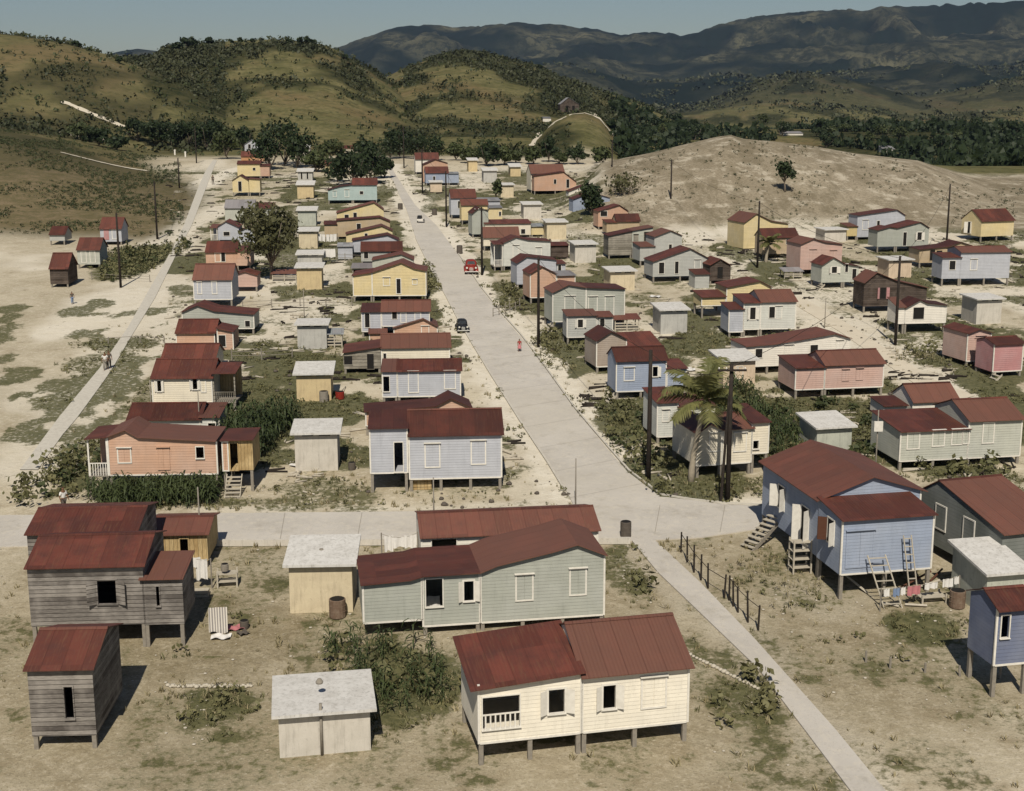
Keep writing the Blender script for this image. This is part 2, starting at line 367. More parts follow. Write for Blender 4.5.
# green patches of the village: centre column, row, half width, half height, strength
GREEN = [(75,478,16,26,.9),(155,492,70,20,.8),(258,437,34,22,.9),(400,690,75,45,.7),(215,712,50,25,.7),(135,262,38,18,.9),(120,345,45,9,.6),(95,365,35,14,.5),
 (160,395,30,16,.5),(75,450,18,12,.5),(625,425,30,24,.7),(690,480,70,24,.8),(755,425,40,32,.9),(830,415,75,20,.9),(860,440,60,22,.8),(945,470,58,14,.9),
 (430,282,14,26,.6),(505,296,16,18,.5),(560,342,34,14,.7),(700,345,45,14,.9),(665,362,20,10,.7),(930,360,30,9,.8),(315,365,32,12,.8),(330,405,62,10,.6),(330,490,60,14,.5),
 (390,440,14,10,.5),(745,695,48,28,.6),(790,585,70,28,.35),(930,628,42,16,.9),(800,640,60,10,.25),(885,665,30,10,.5),(775,270,30,10,.8),(630,575,22,28,.55),(830,275,28,8,.5),(800,258,20,6,.5),
 (470,420,20,16,.4),(390,335,30,7,.3),(330,320,30,7,.25),(500,242,16,8,.6),(480,205,18,6,.5),(440,195,14,7,.6),(430,208,12,6,.5),(520,180,24,5,.6),(540,205,22,6,.5),(590,240,30,7,.5),
 (300,210,24,6,.5),(330,205,18,5,.6),(380,200,10,14,.6),(230,235,20,6,.5),(215,300,16,12,.4),(540,265,30,5,.5),(640,300,14,7,.5),(760,360,30,8,.6),(880,290,20,6,.4),(350,300,14,8,.5),(300,345,44,6,.4),
 (250,175,30,5,.4),(290,180,30,5,.4),(250,395,28,10,.4),(205,345,20,8,.3),(60,400,20,10,.3),(270,505,120,6,.5),(500,500,60,6,.2),(840,555,20,10,.3),(240,620,50,8,.3),(180,655,40,6,.3)]
WHITE = [(110,305,55,22,.8),(200,185,16,22,1.),(690,235,30,12,.9),(800,205,70,12,.9),(900,225,50,9,.8),(720,215,30,8,.9),(640,230,10,8,.6),(460,262,10,20,.7),(430,195,12,16,.7),(330,395,25,10,.4),(440,300,14,10,.5),(520,300,14,10,.5),(700,260,30,10,.6),(250,215,20,10,.6),(300,235,16,10,.5),(560,262,20,7,.5),(620,265,14,7,.5),(560,300,10,8,.5),(60,330,30,10,.8),(130,385,14,20,.6),(40,400,40,14,.5),(840,285,20,7,.7),(770,235,60,9,.9),(980,275,40,10,.7),(820,600,60,16,.35),(640,560,14,14,.5),(310,310,50,18,.7),(330,185,30,8,.6),(790,300,30,12,.8),(860,330,50,18,.6),
 (540,480,30,20,.4),(910,310,40,8,.5),(960,290,40,8,.5),(290,285,30,8,.6),(560,220,40,8,.5),(180,230,20,30,.8),(600,410,14,20,.6),(490,460,50,30,.35)]
GRN_W = []
def patch_world(P):
    out = []
    for x, y, rx, ry, s_ in P:
        X, Y, _ = on_ground(x, y); X2, _, _ = on_ground(x + rx, y); _, Ya, _ = on_ground(x, y - ry); _, Yb, _ = on_ground(x, y + ry)
        out.append((X, (Ya + Yb) / 2, X2 - X, (Ya - Yb) / 2, s_))
    return out
GRN_W = patch_world(GREEN); WHT_W = patch_world(WHITE)

NR1, NR2, NC = 400, 380, 520
Yr = np.concatenate([np.linspace(6, 350, NR1), np.geomspace(352, 6400, NR2)])
c_ = np.linspace(-1, 1, NC); th = .46 * c_ + 1.1 * np.sign(c_) * np.maximum(0, np.abs(c_) - .88)**1.0 * 6
YY, TT = np.meshgrid(Yr, th, indexing='ij'); XX = TT * (YY + 12 * (YY < 1e9))
ZZ = land(XX, YY)
calm = 1 - sstep(200, 330, YY) 
ZZ = ZZ - .02
v = np.stack([XX, YY, ZZ], -1).reshape(-1, 3)
ii = np.arange((len(Yr) - 1) * (NC)).reshape(-1, NC)[:, :-1].ravel()
f = np.stack([ii, ii + 1, ii + NC + 1, ii + NC], -1)
X_, Y_, Z_ = v[:, 0], v[:, 1], v[:, 2]; GZMIN = float(Z_.min()); ZMAX = float(Z_.max()); print('Z', GZMIN, ZMAX)
g = np.zeros(len(v)); w = np.zeros(len(v))
warpx = (fbm(X_ / 5, Y_ / 5, 3, 3) - .5) * 5; warpy = (fbm(X_ / 5, Y_ / 5, 8, 3) - .5) * 9
for arr, P in ((g, GRN_W), (w, WHT_W)):
    for cx, cy, rx, ry, s_ in P:
        q = ((X_ + warpx*.6 - cx) / rx)**2 + ((Y_ + warpy*.6 - cy) / ry)**2
        np.maximum(arr, s_ * (1 - sstep(.45, 1.35, q)), out=arr)
thv = X_ / np.maximum(Y_, 1)
zb = base_z(X_, Y_)
# left field and the hills carry grass, the mound is bare
left_field = sstep(-.245, -.275, thv + .02 * np.sin(Y_ / 23)) * sstep(188, 202, Y_ + 60 * (thv + .25))
hills = sstep(335, 365, Y_ + 14 * (vnoise(X_ / 14, Y_ / 14, 5) - .5) + np.where(thv > .03, -10, 0))
mcrest = RIDGES[4][0]
mound = sstep(.045, .06, thv) * sstep(206, 214, Y_ + 3 * np.sin(X_ / 9)) * (1 - sstep(285, 300, Y_))
hills = np.maximum(hills, sstep(286, 300, Y_) * (thv > .07)); hills = np.maximum(hills, left_field * .999) * (1 - mound)
dark = sstep(.50, .60, fbm(X_ / 38, Y_ / 70, 21, 4) + .10 * sstep(-.12, -.22, thv) + .10 * (np.abs(thv + .045) < .09) * (Y_ > 560) - .16 * (Y_ < 470) * (thv > -.2)
             - .20 * ((thv < -.09) & (thv > -.22) & (Y_ > 540)) + .06 * ((thv < -.22)))
far = sstep(1100, 2600, Y_)
def near_road(P_, wdt):
    A_ = np.array([on_ground(*p)[:2] for p in P_]); best = np.full(len(X_), 1e9)
    sel = (Y_ < 340)
    for a, b in zip(A_, A_[1:]):
        ab = b - a; t1 = np.clip(((X_[sel] - a[0]) * ab[0] + (Y_[sel] - a[1]) * ab[1]) / (ab @ ab), 0, 1)
        best[sel] = np.minimum(best[sel], np.hypot(X_[sel] - a[0] - t1 * ab[0], Y_[sel] - a[1] - t1 * ab[1]))
    return 1 - sstep(wdt * .4, wdt, best + 1.2 * (fbm(X_ / 2.5, Y_ / 2.5, 31, 3) - .5) * 2)
rl = [(384,164.5),(389,172),(399.5,195.5),(406.5,209.6),(415,236),(431,268),(446,295),(460,322),(489,370),(520,419),(548,461),(566,490),(560,505)]
rr = [(391,164.5),(394,172),(405.5,190),(415,205),(437,226),(456,252),(481.6,290),(503,317),(520,336),(541,363),(574,409),(590,428),(607,449),(628,473),(660,497),(724,505),(768,507)]
fp_ = [(215,160),(203,188),(188,225),(174,253),(152,290),(129,329),(106,371),(70,417),(30,470)]
for P_, wd_, st_ in ((rl, 2.6, .85), (rr, 3.2, .9), (fp_, 4.5, .6), ([(640,540),(690,590),(757,655),(820,731),(880,800)], 1.6, .5), ([(60,512),(400,509),(560,506)], 1.2, .6), ([(790,300),(890,357),(960,398)], 4., .8)):
    np.maximum(w, st_ * near_road(P_, wd_), out=w)
mid = sstep(92, 130, Y_) * (1 - sstep(300, 330, Y_))
w = np.maximum(w * .9, mid * (.08 + .55 * sstep(.48, .64, fbm(X_ / 14, Y_ / 18, 61, 4))))
fgm = sstep(100, 80, Y_) if False else (1 - sstep(72, 86, Y_)); g = np.maximum(g, fgm * .36 * sstep(.42, .58, fbm(X_ / 3.2, Y_ / 4.5, 291, 4)) * (thv > -.6)); lw = (thv < -.27) & (Y_ < 150) & (Y_ > 90); g = np.maximum(g, lw * .6 * sstep(.47, .58, fbm(X_ / 4, Y_ / 6, 391, 4)))
gf = sstep(.47, .57, fbm(X_ / 5.5, Y_ / 6.5, 91, 4)) * sstep(75, 95, Y_) * (1 - sstep(290, 320, Y_)) * (1 - sstep(.55, .8, w)) * (thv > -.27)
g = np.maximum(g, .8 * gf); g = np.maximum(g, .34 * mid * sstep(.40, .55, fbm(X_ / 2.4, Y_ / 3.2, 191, 3)) * (1 - sstep(.6, .85, w)) * (thv > -.27))
brown = np.zeros(len(v))
for cx, cy, rx, ry, s_ in patch_world([(480,660,700,150,.55),(200,640,130,50,.95),(850,660,120,50,.7),(950,700,90,40,.6),(150,720,80,30,.6),(60,770,200,60,.5),(600,770,300,40,.5),(90,600,60,60,.5),(250,560,40,14,.5),(520,700,60,40,.4),(310,640,60,20,.4),(700,700,60,30,.4)]):
    q = ((X_ + warpx*.6 - cx) / rx)**2 + ((Y_ + warpy*.6 - cy) / ry)**2; np.maximum(brown, s_ * (1 - sstep(.4, 1.3, q)), out=brown)
me = np_mesh('ground', v, f, None, True)
for nm, arr in (('cover', np.stack([g, w, hills, mound], -1)), ('cover2', np.stack([dark, far, left_field * (1 - .8 * sstep(225, 330, Y_ + 9*np.sin(X_/6))), brown], -1))):
    ca = me.color_attributes.new(nm, 'FLOAT_COLOR', 'POINT'); ca.data.foreach_set('color', arr.astype(np.float32).ravel())
t = NT('ground_soil_and_grass', .95, .05)
def attr(t, nm):
    a = t.n.new('ShaderNodeAttribute'); a.attribute_name = nm; s2 = t.n.new('ShaderNodeSeparateColor'); t.L(a.outputs['Color'], s2.inputs[0])
    return s2.outputs[0], s2.outputs[1], s2.outputs[2], a.outputs['Alpha']
g1, w1, h1, m1 = attr(t, 'cover'); d2, f2, l2, br2 = attr(t, 'cover2')
co = t.coord()
nA = t.noise(.09, 5, .6, co=co); nB = t.noise(.55, 5, .65, co=co); nC = t.noise(2.6, 5, .7, co=co); nD = t.noise(9, 3, .7, co=co); nE = t.noise(.02, 4, .6, co=co)
soil = t.mix(t.ramp(nA, [(.35, 0.), (.65, 1.)]), (.325, .28, .195), (.49, .435, .33))
soil = t.mix(t.ramp(nB, [(.48, 0.), (.66, .6)]), soil, (.27, .215, .14))
soil = t.mix(t.ramp(nC, [(.50, 0.), (.64, .65)]), soil, (.58, .52, .42))
soil = t.mix(t.ramp(nD, [(.55, 0.), (.72, .55)]), soil, (.25, .205, .14))
sandc = t.mix(t.ramp(nC, [(.4, 0.), (.7, .5)]), (.72, .675, .585), (.52, .46, .37))
soil = t.mix(t.math('MULTIPLY', w1, t.ramp(nB, [(.3, .5), (.6, 1.)])), soil, sandc)
soil = t.mix(t.math('MULTIPLY', br2, t.ramp(nB, [(.3, .6), (.6, 1.)])), soil, t.mix(t.ramp(nC, [(.4, 0.), (.65, 1.)]), (.165, .135, .080), (.275, .228, .145)))
kf = t.math('MULTIPLY_ADD', br2, .85, .15)
soil = t.mix(t.math('MULTIPLY', kf, t.ramp(nD, [(.53, 0.), (.64, .6)])), soil, (.13, .105, .065)); soil = t.mix(t.ramp(t.noise(5.5, 6, .8, co=co), [(.56, 0.), (.64, .6)]), soil, (.52, .465, .37)); soil = t.mix(t.math('MULTIPLY', kf, t.ramp(t.noise(1.3, 6, .8, co=co), [(.52, 0.), (.60, .45)])), soil, (.19, .155, .095))
grass = t.mix(t.ramp(nC, [(.4, 0.), (.65, 1.)]), (.050, .056, .022), (.125, .118, .055)); grass = t.mix(t.ramp(nD, [(.5, 0.), (.7, .7)]), grass, (.038, .046, .018))
thin = t.ramp(nB, [(.54, 0.), (.70, .38)])       # a little grass grows everywhere
gm = t.math('GREATER_THAN', t.math('ADD', t.math('ADD', g1, thin), t.math('MULTIPLY', t.math('SUBTRACT', nC, .5), 1.5)), .42)
gs = t.ramp(t.math('ADD', t.math('ADD', g1, thin), t.math('MULTIPLY', t.math('SUBTRACT', nC, .5), 1.6)), [(.30, 0.), (.58, .92)])
vil = t.mix(gs, soil, grass)
hg = t.mix(t.ramp(nA, [(.38, 0.), (.62, 1.)]), (.098, .094, .040), (.165, .145, .070)); hg = t.mix(t.ramp(nB, [(.45, 0.), (.62, .8)]), hg, (.088, .084, .036))
hg = t.mix(t.ramp(nE, [(.5, 0.), (.64, .6)]), hg, (.15, .105, .055)); 
nH = t.noise(.24, 5, .75, co=co); nS = t.noise(.06, 6, .75, co=co)
hg = t.mix(t.ramp(nH, [(.50, 0.), (.60, .6)]), hg, (.045, .048, .02))
hg = t.mix(t.math('MULTIPLY', t.ramp(nS, [(.62, 0.), (.66, 1.)]), t.ramp(nC, [(.5, 0.), (.55, .7)])), hg, (.33, .29, .20))
hd = t.mix(t.ramp(nH, [(.4, 0.), (.6, 1.)]), (.020, .026, .011), (.060, .056, .026))
hill = t.mix(d2, hg, hd)
lf = t.mix(t.ramp(nB, [(.4, 0.), (.65, .8)]), (.125, .105, .055), (.22, .165, .105)); lf = t.mix(t.ramp(nC, [(.52, 0.), (.62, .75)]), lf, (.075, .066, .03)); lf = t.mix(t.ramp(nH, [(.50, 0.), (.60, .5)]), lf, (.09, .08, .038))
hill = t.mix(l2, hill, lf)
nF = t.noise(.0035, 7, .68, co=co); nG = t.noise(.028, 7, .8, co=co)
fm = t.mix(t.ramp(nF, [(.46, 0.), (.60, 1.)]), (.010, .016, .012), (.115, .108, .066)); fm = t.mix(t.ramp(nG, [(.42, 0.), (.54, .9)]), fm, (.010, .015, .012))
hill = t.mix(f2, hill, fm)
mo = t.mix(t.ramp(nA, [(.35, 0.), (.65, 1.)]), (.225, .188, .135), (.33, .282, .21)); mo = t.mix(t.ramp(nE, [(.42, 0.), (.6, .5)]), mo, (.17, .14, .09)); mo = t.mix(t.ramp(nC, [(.50, 0.), (.60, .65)]), mo, (.12, .10, .062))
mo = t.mix(t.ramp(nD, [(.56, 0.), (.66, .5)]), mo, (.42, .37, .29)); mo = t.mix(t.ramp(nH, [(.52, 0.), (.62, .7)]), mo, (.47, .42, .335)); nR = t.noise(.35, 6, .7, co=co, sc=(1, .3, 1)); mo = t.mix(t.ramp(t.noise(.12, 6, .75, sc=(2.2, .8, 1)), [(.50, 0.), (.60, .6)]), mo, (.135, .112, .072))
c2 = t.mix(h1, vil, hill); c2 = t.mix(m1, c2, mo); t.base(c2)
t.bump(t.math('ADD', t.math('MULTIPLY', nC, .5), t.math('ADD', t.math('MULTIPLY', nD, .2), nB)), .7, .16)
me.materials.append(t.m)
gr = link('ground', me); tag(gr, kind='structure')

# ------------------------------------------------------------------ roads: thick concrete sheets on the ground
def road_sheet(name, Lp, Rp, mat, up=.05, joints=0, n=60):
    def dens(P):
        W_ = [np.array(on_ground(*p)) for p in P]; d = [0.]
        for a, b in zip(W_, W_[1:]): d.append(d[-1] + np.linalg.norm(b - a))
        d = np.array(d) / d[-1]; s_ = np.linspace(0, 1, n); A = np.array(W_)
        return np.stack([np.interp(s_, d, A[:, k]) for k in range(3)], -1)
    A, B = dens(Lp), dens(Rp); mb = MB()
    for P in (A, B):
        P[:, 2] = land(P[:, 0], P[:, 1])
    mid = 6
    rows = []
    for i in range(n):
        rows.append([A[i] + (B[i] - A[i]) * k / mid + np.array([0, 0, up]) for k in range(mid + 1)])
    n0 = 0
    for r in rows: mb.v += [tuple(p) for p in r]
    for i in range(n - 1):
        for k in range(mid):
            a = i * (mid + 1) + k; mb.f.append((a, a + 1, a + mid + 2, a + mid + 1))
    for i in range(n - 1):        # the slab's edges
        for P, s_ in ((A, 1), (B, -1)):
            p, q = P[i], P[i + 1]; quad = [(p[0], p[1], p[2] - .1), (q[0], q[1], q[2] - .1), (q[0], q[1], q[2] + up), (p[0], p[1], p[2] + up)]
            mb.quad(*quad)
    o = mb.build(name, mat); tag(o, kind='structure')
    return A, B, o
CON = MAT['concrete']
roadL = [(384,164.5),(389,172),(399.5,195.5),(406.5,209.6),(415,236),(431,268),(446,295),(460,322),(489,370),(520,419),(548,461),(566,490),(577,513)]
roadR = [(391,164.5),(394,172),(405.5,190),(415,205),(437,226),(456,252),(481.6,290),(503,317),(520,336),(541,363),(574,409),(590,428),(607,449),(628,473),(660,497)]
A, B, _ = road_sheet('main_road', roadL, roadR, CON, .05, n=90)
road_sheet('cross_street', [(-40,516),(60,515.5),(208,514),(420,512),(577,509),(660,497),(724,505),(768,507),(800,503)], [(-40,548),(60,546),(208,543.5),(420,541),(577,541),(640,541),(700,538),(774,527),(810,520)], CON, .054, n=80)
road_sheet('sidewalk', [(631,540),(658,573),(680,594),(758,669),(805,731),(850,791),(880,830)], [(654,540),(700,583),(755,640),(836,731),(885,791),(920,830)], CON, .058)
road_sheet('footpath', [(213,160),(205,172),(198,188),(184,225),(170,253),(149,290),(127,329),(100,368),(90,380),(60,416),(20,470)], [(217,160),(211,175),(206,188),(192,225),(177,253),(155,298),(131,337),(111,371),(104,381),(78,417),(60,438),(38,470)], MAT['kerb'], .04)
road_sheet('village_path', [(786,298),(800,308),(840,332),(880,360),(915,384),(960,400)], [(799,296),(815,305),(855,328),(895,355),(935,380),(975,396)], MAT['sandroad'], .03)
# concrete joints in the road and a kerb along the cross street
mbj = MB()
for i in range(2, 89, 2):
    a, b = A[i], B[i]; d = (b - a) / np.linalg.norm(b - a); pr = np.array([-d[1], d[0], 0]) * .018
    mbj.quad(*[p + np.array([0, 0, .055]) for p in (a - pr, b - pr, b + pr, a + pr)])
o = mbj.build('road_joints', MAT['joint']); tag(o, kind='structure')
mbj = MB()
for xa in (150, 215, 285, 362, 430, 505, 585, 660, 725):
    p = np.array(on_ground(xa, 513.5 if xa < 600 else 506)); q = np.array(on_ground(xa - 5, 541.5 if xa < 660 else 533)); n_ = np.array([.02, 0, 0])
    mbj.quad(*[r + np.array([0, 0, .062]) for r in (q - n_, q + n_, p + n_, p - n_)])
o = mbj.build('street_joints', MAT['joint']); tag(o, kind='structure')
def kerb(name, P, up=.17, wd=.16, mat=MAT['kerb']):
    mb = MB(); Wp = [np.array(on_ground(*p)) for p in P]
    for a, b in zip(Wp, Wp[1:]):
        d = (b - a) / np.linalg.norm(b - a); n_ = np.array([-d[1], d[0], 0]) * wd
        mb.hexa([a - n_ * 0, b - n_ * 0, b + n_, a + n_], [p + np.array([0, 0, up]) for p in (a, b, b + n_, a + n_)])
    o = mb.build(name, mat); tag(o, kind='structure'); return o
kerb('kerb', [(x, 546.5 - (x + 40) * .0055) for x in range(630, 204, -30)], .36, .22, MAT['shed_wht'])
kerb('kerb', [(416,238),(432,270),(447,297),(461,324),(490,372),(521,421),(549,463),(566,491)][::-1], .10, .14)
kerb('kerb', [(456,251),(481,288),(503,315.5),(520,334.5),(541,362),(574,408),(590,427),(607,447),(628,471),(660,495),(690,500),(724,504),(768,506)], .10, .14)
# ------------------------------------------------------------------ houses
CROP = dict(P=(0,0,1), A1=(60,140,5.653), A2=(200,140,5.12), A3=(380,130,5.65), A4=(520,140,5.65), B1=(680,180,5.65), B2=(840,180,6.0875), B3=(60,260,4.944),
            B4=(220,240,5.65), B5=(340,230,5.65), B6=(500,230,5.65), B7=(660,270,5.65), B8=(820,280,5.65), C1=(60,380,4.267), C2=(260,350,3.938), C3=(560,340,4.267),
            C4=(760,380,4.267), C5=(60,500,3.296), C6=(240,500,3.296), C7=(440,500,3.296), C8=(680,500,3.2), T3=(500,30,3.938), T4=(740,30,3.938))
PLACED = []
class Frame:
    def __init__(s, crop, x, yg, yaw, ground=None):
        s.cx, s.cy, s.k = CROP[crop]; px, py = s.P(x, yg)
        s.O = np.array(ground if ground is not None else on_ground(px, py)); s.a = R(yaw)
        s.eu = np.array([math.cos(s.a), math.sin(s.a)]); s.ev = np.array([-math.sin(s.a), math.cos(s.a)])
    def P(s, x, y): return s.cx + x / s.k, s.cy + y / s.k
    def uz(s, x, y, v=0.):
        """a point of the picture on the upright plane v: along the wall, and height"""
        dx, dy, dz = ray(*s.P(x, y)); q = s.O[:2] + v * s.ev
        det = dx * (-s.eu[1]) - dy * (-s.eu[0])
        t_ = (q[0] * (-s.eu[1]) - q[1] * (-s.eu[0])) / det
        p = np.array([dx, dy]) * t_; u = float((p - q) @ s.eu)
        return u, HC + t_ * dz - s.O[2]
    def z(s, u, v, y):
        w_ = s.O[:2] + u * s.eu + v * s.ev; return z_for(w_[1], s.cy + y / s.k) - s.O[2]
    def gz(s, u, v):
        w_ = s.O[:2] + u * s.eu + v * s.ev; return land1(w_[0], w_[1]) - s.O[2]
    def world(s, u, v):
        w_ = s.O[:2] + u * s.eu + v * s.ev; return w_[0], w_[1], land1(w_[0], w_[1])

def loft(A, B, t_):
    mb = MB(); n = len(A)
    for P in (A, B):
        for dz in (0, -t_): mb.v += [(p[0], p[1], p[2] + dz) for p in P]
    a0, a1, b0, b1 = 0, n, 2*n, 3*n
    for i in range(n - 1):
        mb.f += [(a0+i, a0+i+1, b0+i+1, b0+i), (a1+i+1, a1+i, b1+i, b1+i+1), (a1+i, a1+i+1, a0+i+1, a0+i), (b0+i, b0+i+1, b1+i+1, b1+i)]
    mb.f += [(a1, a0, b0, b1), (a0+n-1, a1+n-1, b1+n-1, b0+n-1)]
    return mb
def pier_at(fr, e, u, v, zf, w=.09, mat='pier'):
    g = fr.gz(u, v)
    if zf - g < .08: return
    mb = MB(); mb.box(u-w, u+w, v-w, v+w, g - .15, zf + .0); mb.build('pier', MAT[mat], e)
def frame_bars(mb, u0, u1, z0, z1, v, w=.09, dpt=.05):
    mb.box(u0-w, u0, v-dpt, v+.01, z0-w, z1+w); mb.box(u1, u1+w, v-dpt, v+.01, z0-w, z1+w)
    mb.box(u0, u1, v-dpt-.004, v+.012, z1, z1+w); mb.box(u0, u1, v-dpt-.004, v+.012, z0-w, z0)
def hollow(wall, holes, room):
    """cut the window and door openings and hollow out the room behind them"""
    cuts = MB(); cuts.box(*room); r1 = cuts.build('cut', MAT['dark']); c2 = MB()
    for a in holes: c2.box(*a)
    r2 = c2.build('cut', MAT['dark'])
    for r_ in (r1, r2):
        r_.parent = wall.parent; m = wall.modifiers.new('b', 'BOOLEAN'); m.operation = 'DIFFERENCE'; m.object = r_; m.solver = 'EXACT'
    dg = bpy.context.evaluated_depsgraph_get(); dg.update(); me = bpy.data.meshes.new_from_object(wall.evaluated_get(dg)); wall.modifiers.clear()
    if len(me.polygons) > 8: me.name = 'wall'; wall.data = me
    bpy.data.objects.remove(r1); bpy.data.objects.remove(r2)
HOLES = []
def opening(fr, e, kind, x0, y0, x1, y1, v=0., col='trim', lodd=0, fcol='trim', sh='trim', flat_=None):
    if flat_: u0, z0, u1, z1 = flat_
    else:
        u0, z1 = fr.uz(x0, y0, v); u1, z0 = fr.uz(x1, y1, v)
    nm = 'door' if kind in 'dDx' else 'window'
    mb = MB(); frame_bars(mb, u0, u1, z0, z1, v, .08 if kind != 'x' else .05)
    if kind in 'cC':                           # closed shutters
        mb2 = MB(); m_ = (u0 + u1) / 2
        mb2.box(u0, m_ - .012, v - .03, v + .01, z0, z1); mb2.box(m_ + .012, u1, v - .03, v + .01, z0, z1)
        o = mb2.build(nm, MAT[col], e)
        mb.box(u0 - .12, u1 + .12, v - .16, v + .01, z1 + .085, z1 + .12)      # little drip board
        mb.build('frame', MAT[fcol], o); return o
    if fr.O[1] < 112:
        HOLES.append((u0, u1, z0, z1, v)); o = mb.build(nm, MAT[fcol], e)
        q = MB(); q.box(u0 - .06, u1 + .06, v - .11, v + .10, z0 - .035, z0 + .004); q.build('sill', MAT[fcol], o)
    else:
        mb2 = MB(); mb2.box(u0, u1, v - .012, v + .01, z0, z1); o = mb2.build(nm, MAT['dark'], e); mb.build('frame', MAT[fcol], o)  # farther openings: flat panel on the wall, the room's shade painted dark
    if kind == 'x' and u1 - u0 > 1.35 and fr.O[1] < 60:
        q = MB(); q.box(u0, u1, v - .06, v - .02, z0 + .6, z0 + .66)
        for i in range(int((u1 - u0) / .2)): q.box(u0 + .08 + i * .2, u0 + .14 + i * .2, v - .055, v - .025, z0, z0 + .6)
        q.build('railing', MAT['trim'], e)
    if kind in 'oD':
        w_ = (u1 - u0) * (.5 if kind == 'o' else .8)
        for s_ in ((-1, 1) if kind == 'o' else (-1,)):
            m3 = MB(); uu = u0 - .08 if s_ < 0 else u1 + .08; ang = R(28)
            a = (uu, v - .05); b = (uu + s_ * w_ * math.cos(ang), v - .05 - w_ * math.sin(ang))
            if s_ < 0: a, b = b, a
            m3.hexa([(a[0], a[1]-.02, z0), (b[0], b[1]-.02, z0), (b[0], b[1]+.02, z0), (a[0], a[1]+.02, z0)], [(a[0], a[1]-.02, z1), (b[0], b[1]-.02, z1), (b[0], b[1]+.02, z1), (a[0], a[1]+.02, z1)])
            m3.build('shutter' if kind == 'o' else 'door_leaf', MAT[sh], o)
    return o
def steps(fr, e, u, zf, v=0., w=.9, side=None, mat='paleplk', run=None):
    """open wooden stairs; they rise toward the wall (or along it when side is set)"""
    mb = MB(); g = fr.gz(u, v - 1.); h = max(.3, zf - g); n = max(2, int(round(h / .22))); rn = run or h * .9
    for i in range(n):
        z = zf - (i + .6) * h / n; d = (i + .7) * rn / n
        if side is None: mb.box(u - w/2, u + w/2, v - d - .26, v - d, z - .04, z)
        else: mb.box(*sorted((u + side * d, u + side * (d + .26))), v - w, v, z - .04, z)
    for s_ in (0, 1):
        if side is None:
            x = u - w/2 - .05 if s_ == 0 else u + w/2
            mb.prism([(x, v, zf), (x, v, zf - .18), (x, v - rn, g - .1), (x, v - rn - .15, g)], [(x + .05, v, zf), (x + .05, v, zf - .18), (x + .05, v - rn, g - .1), (x + .05, v - rn - .15, g)])
        else:
            y = v + .0 if s_ == 0 else v - w - .05
            mb.prism([(u, y, zf), (u, y, zf - .18), (u + side * rn, y, g - .1), (u + side * (rn + .15), y, g)], [(u, y + .05, zf), (u, y + .05, zf - .18), (u + side * rn, y + .05, g - .1), (u + side * (rn + .15), y + .05, g)])
    return mb.build('steps', MAT[mat], e)

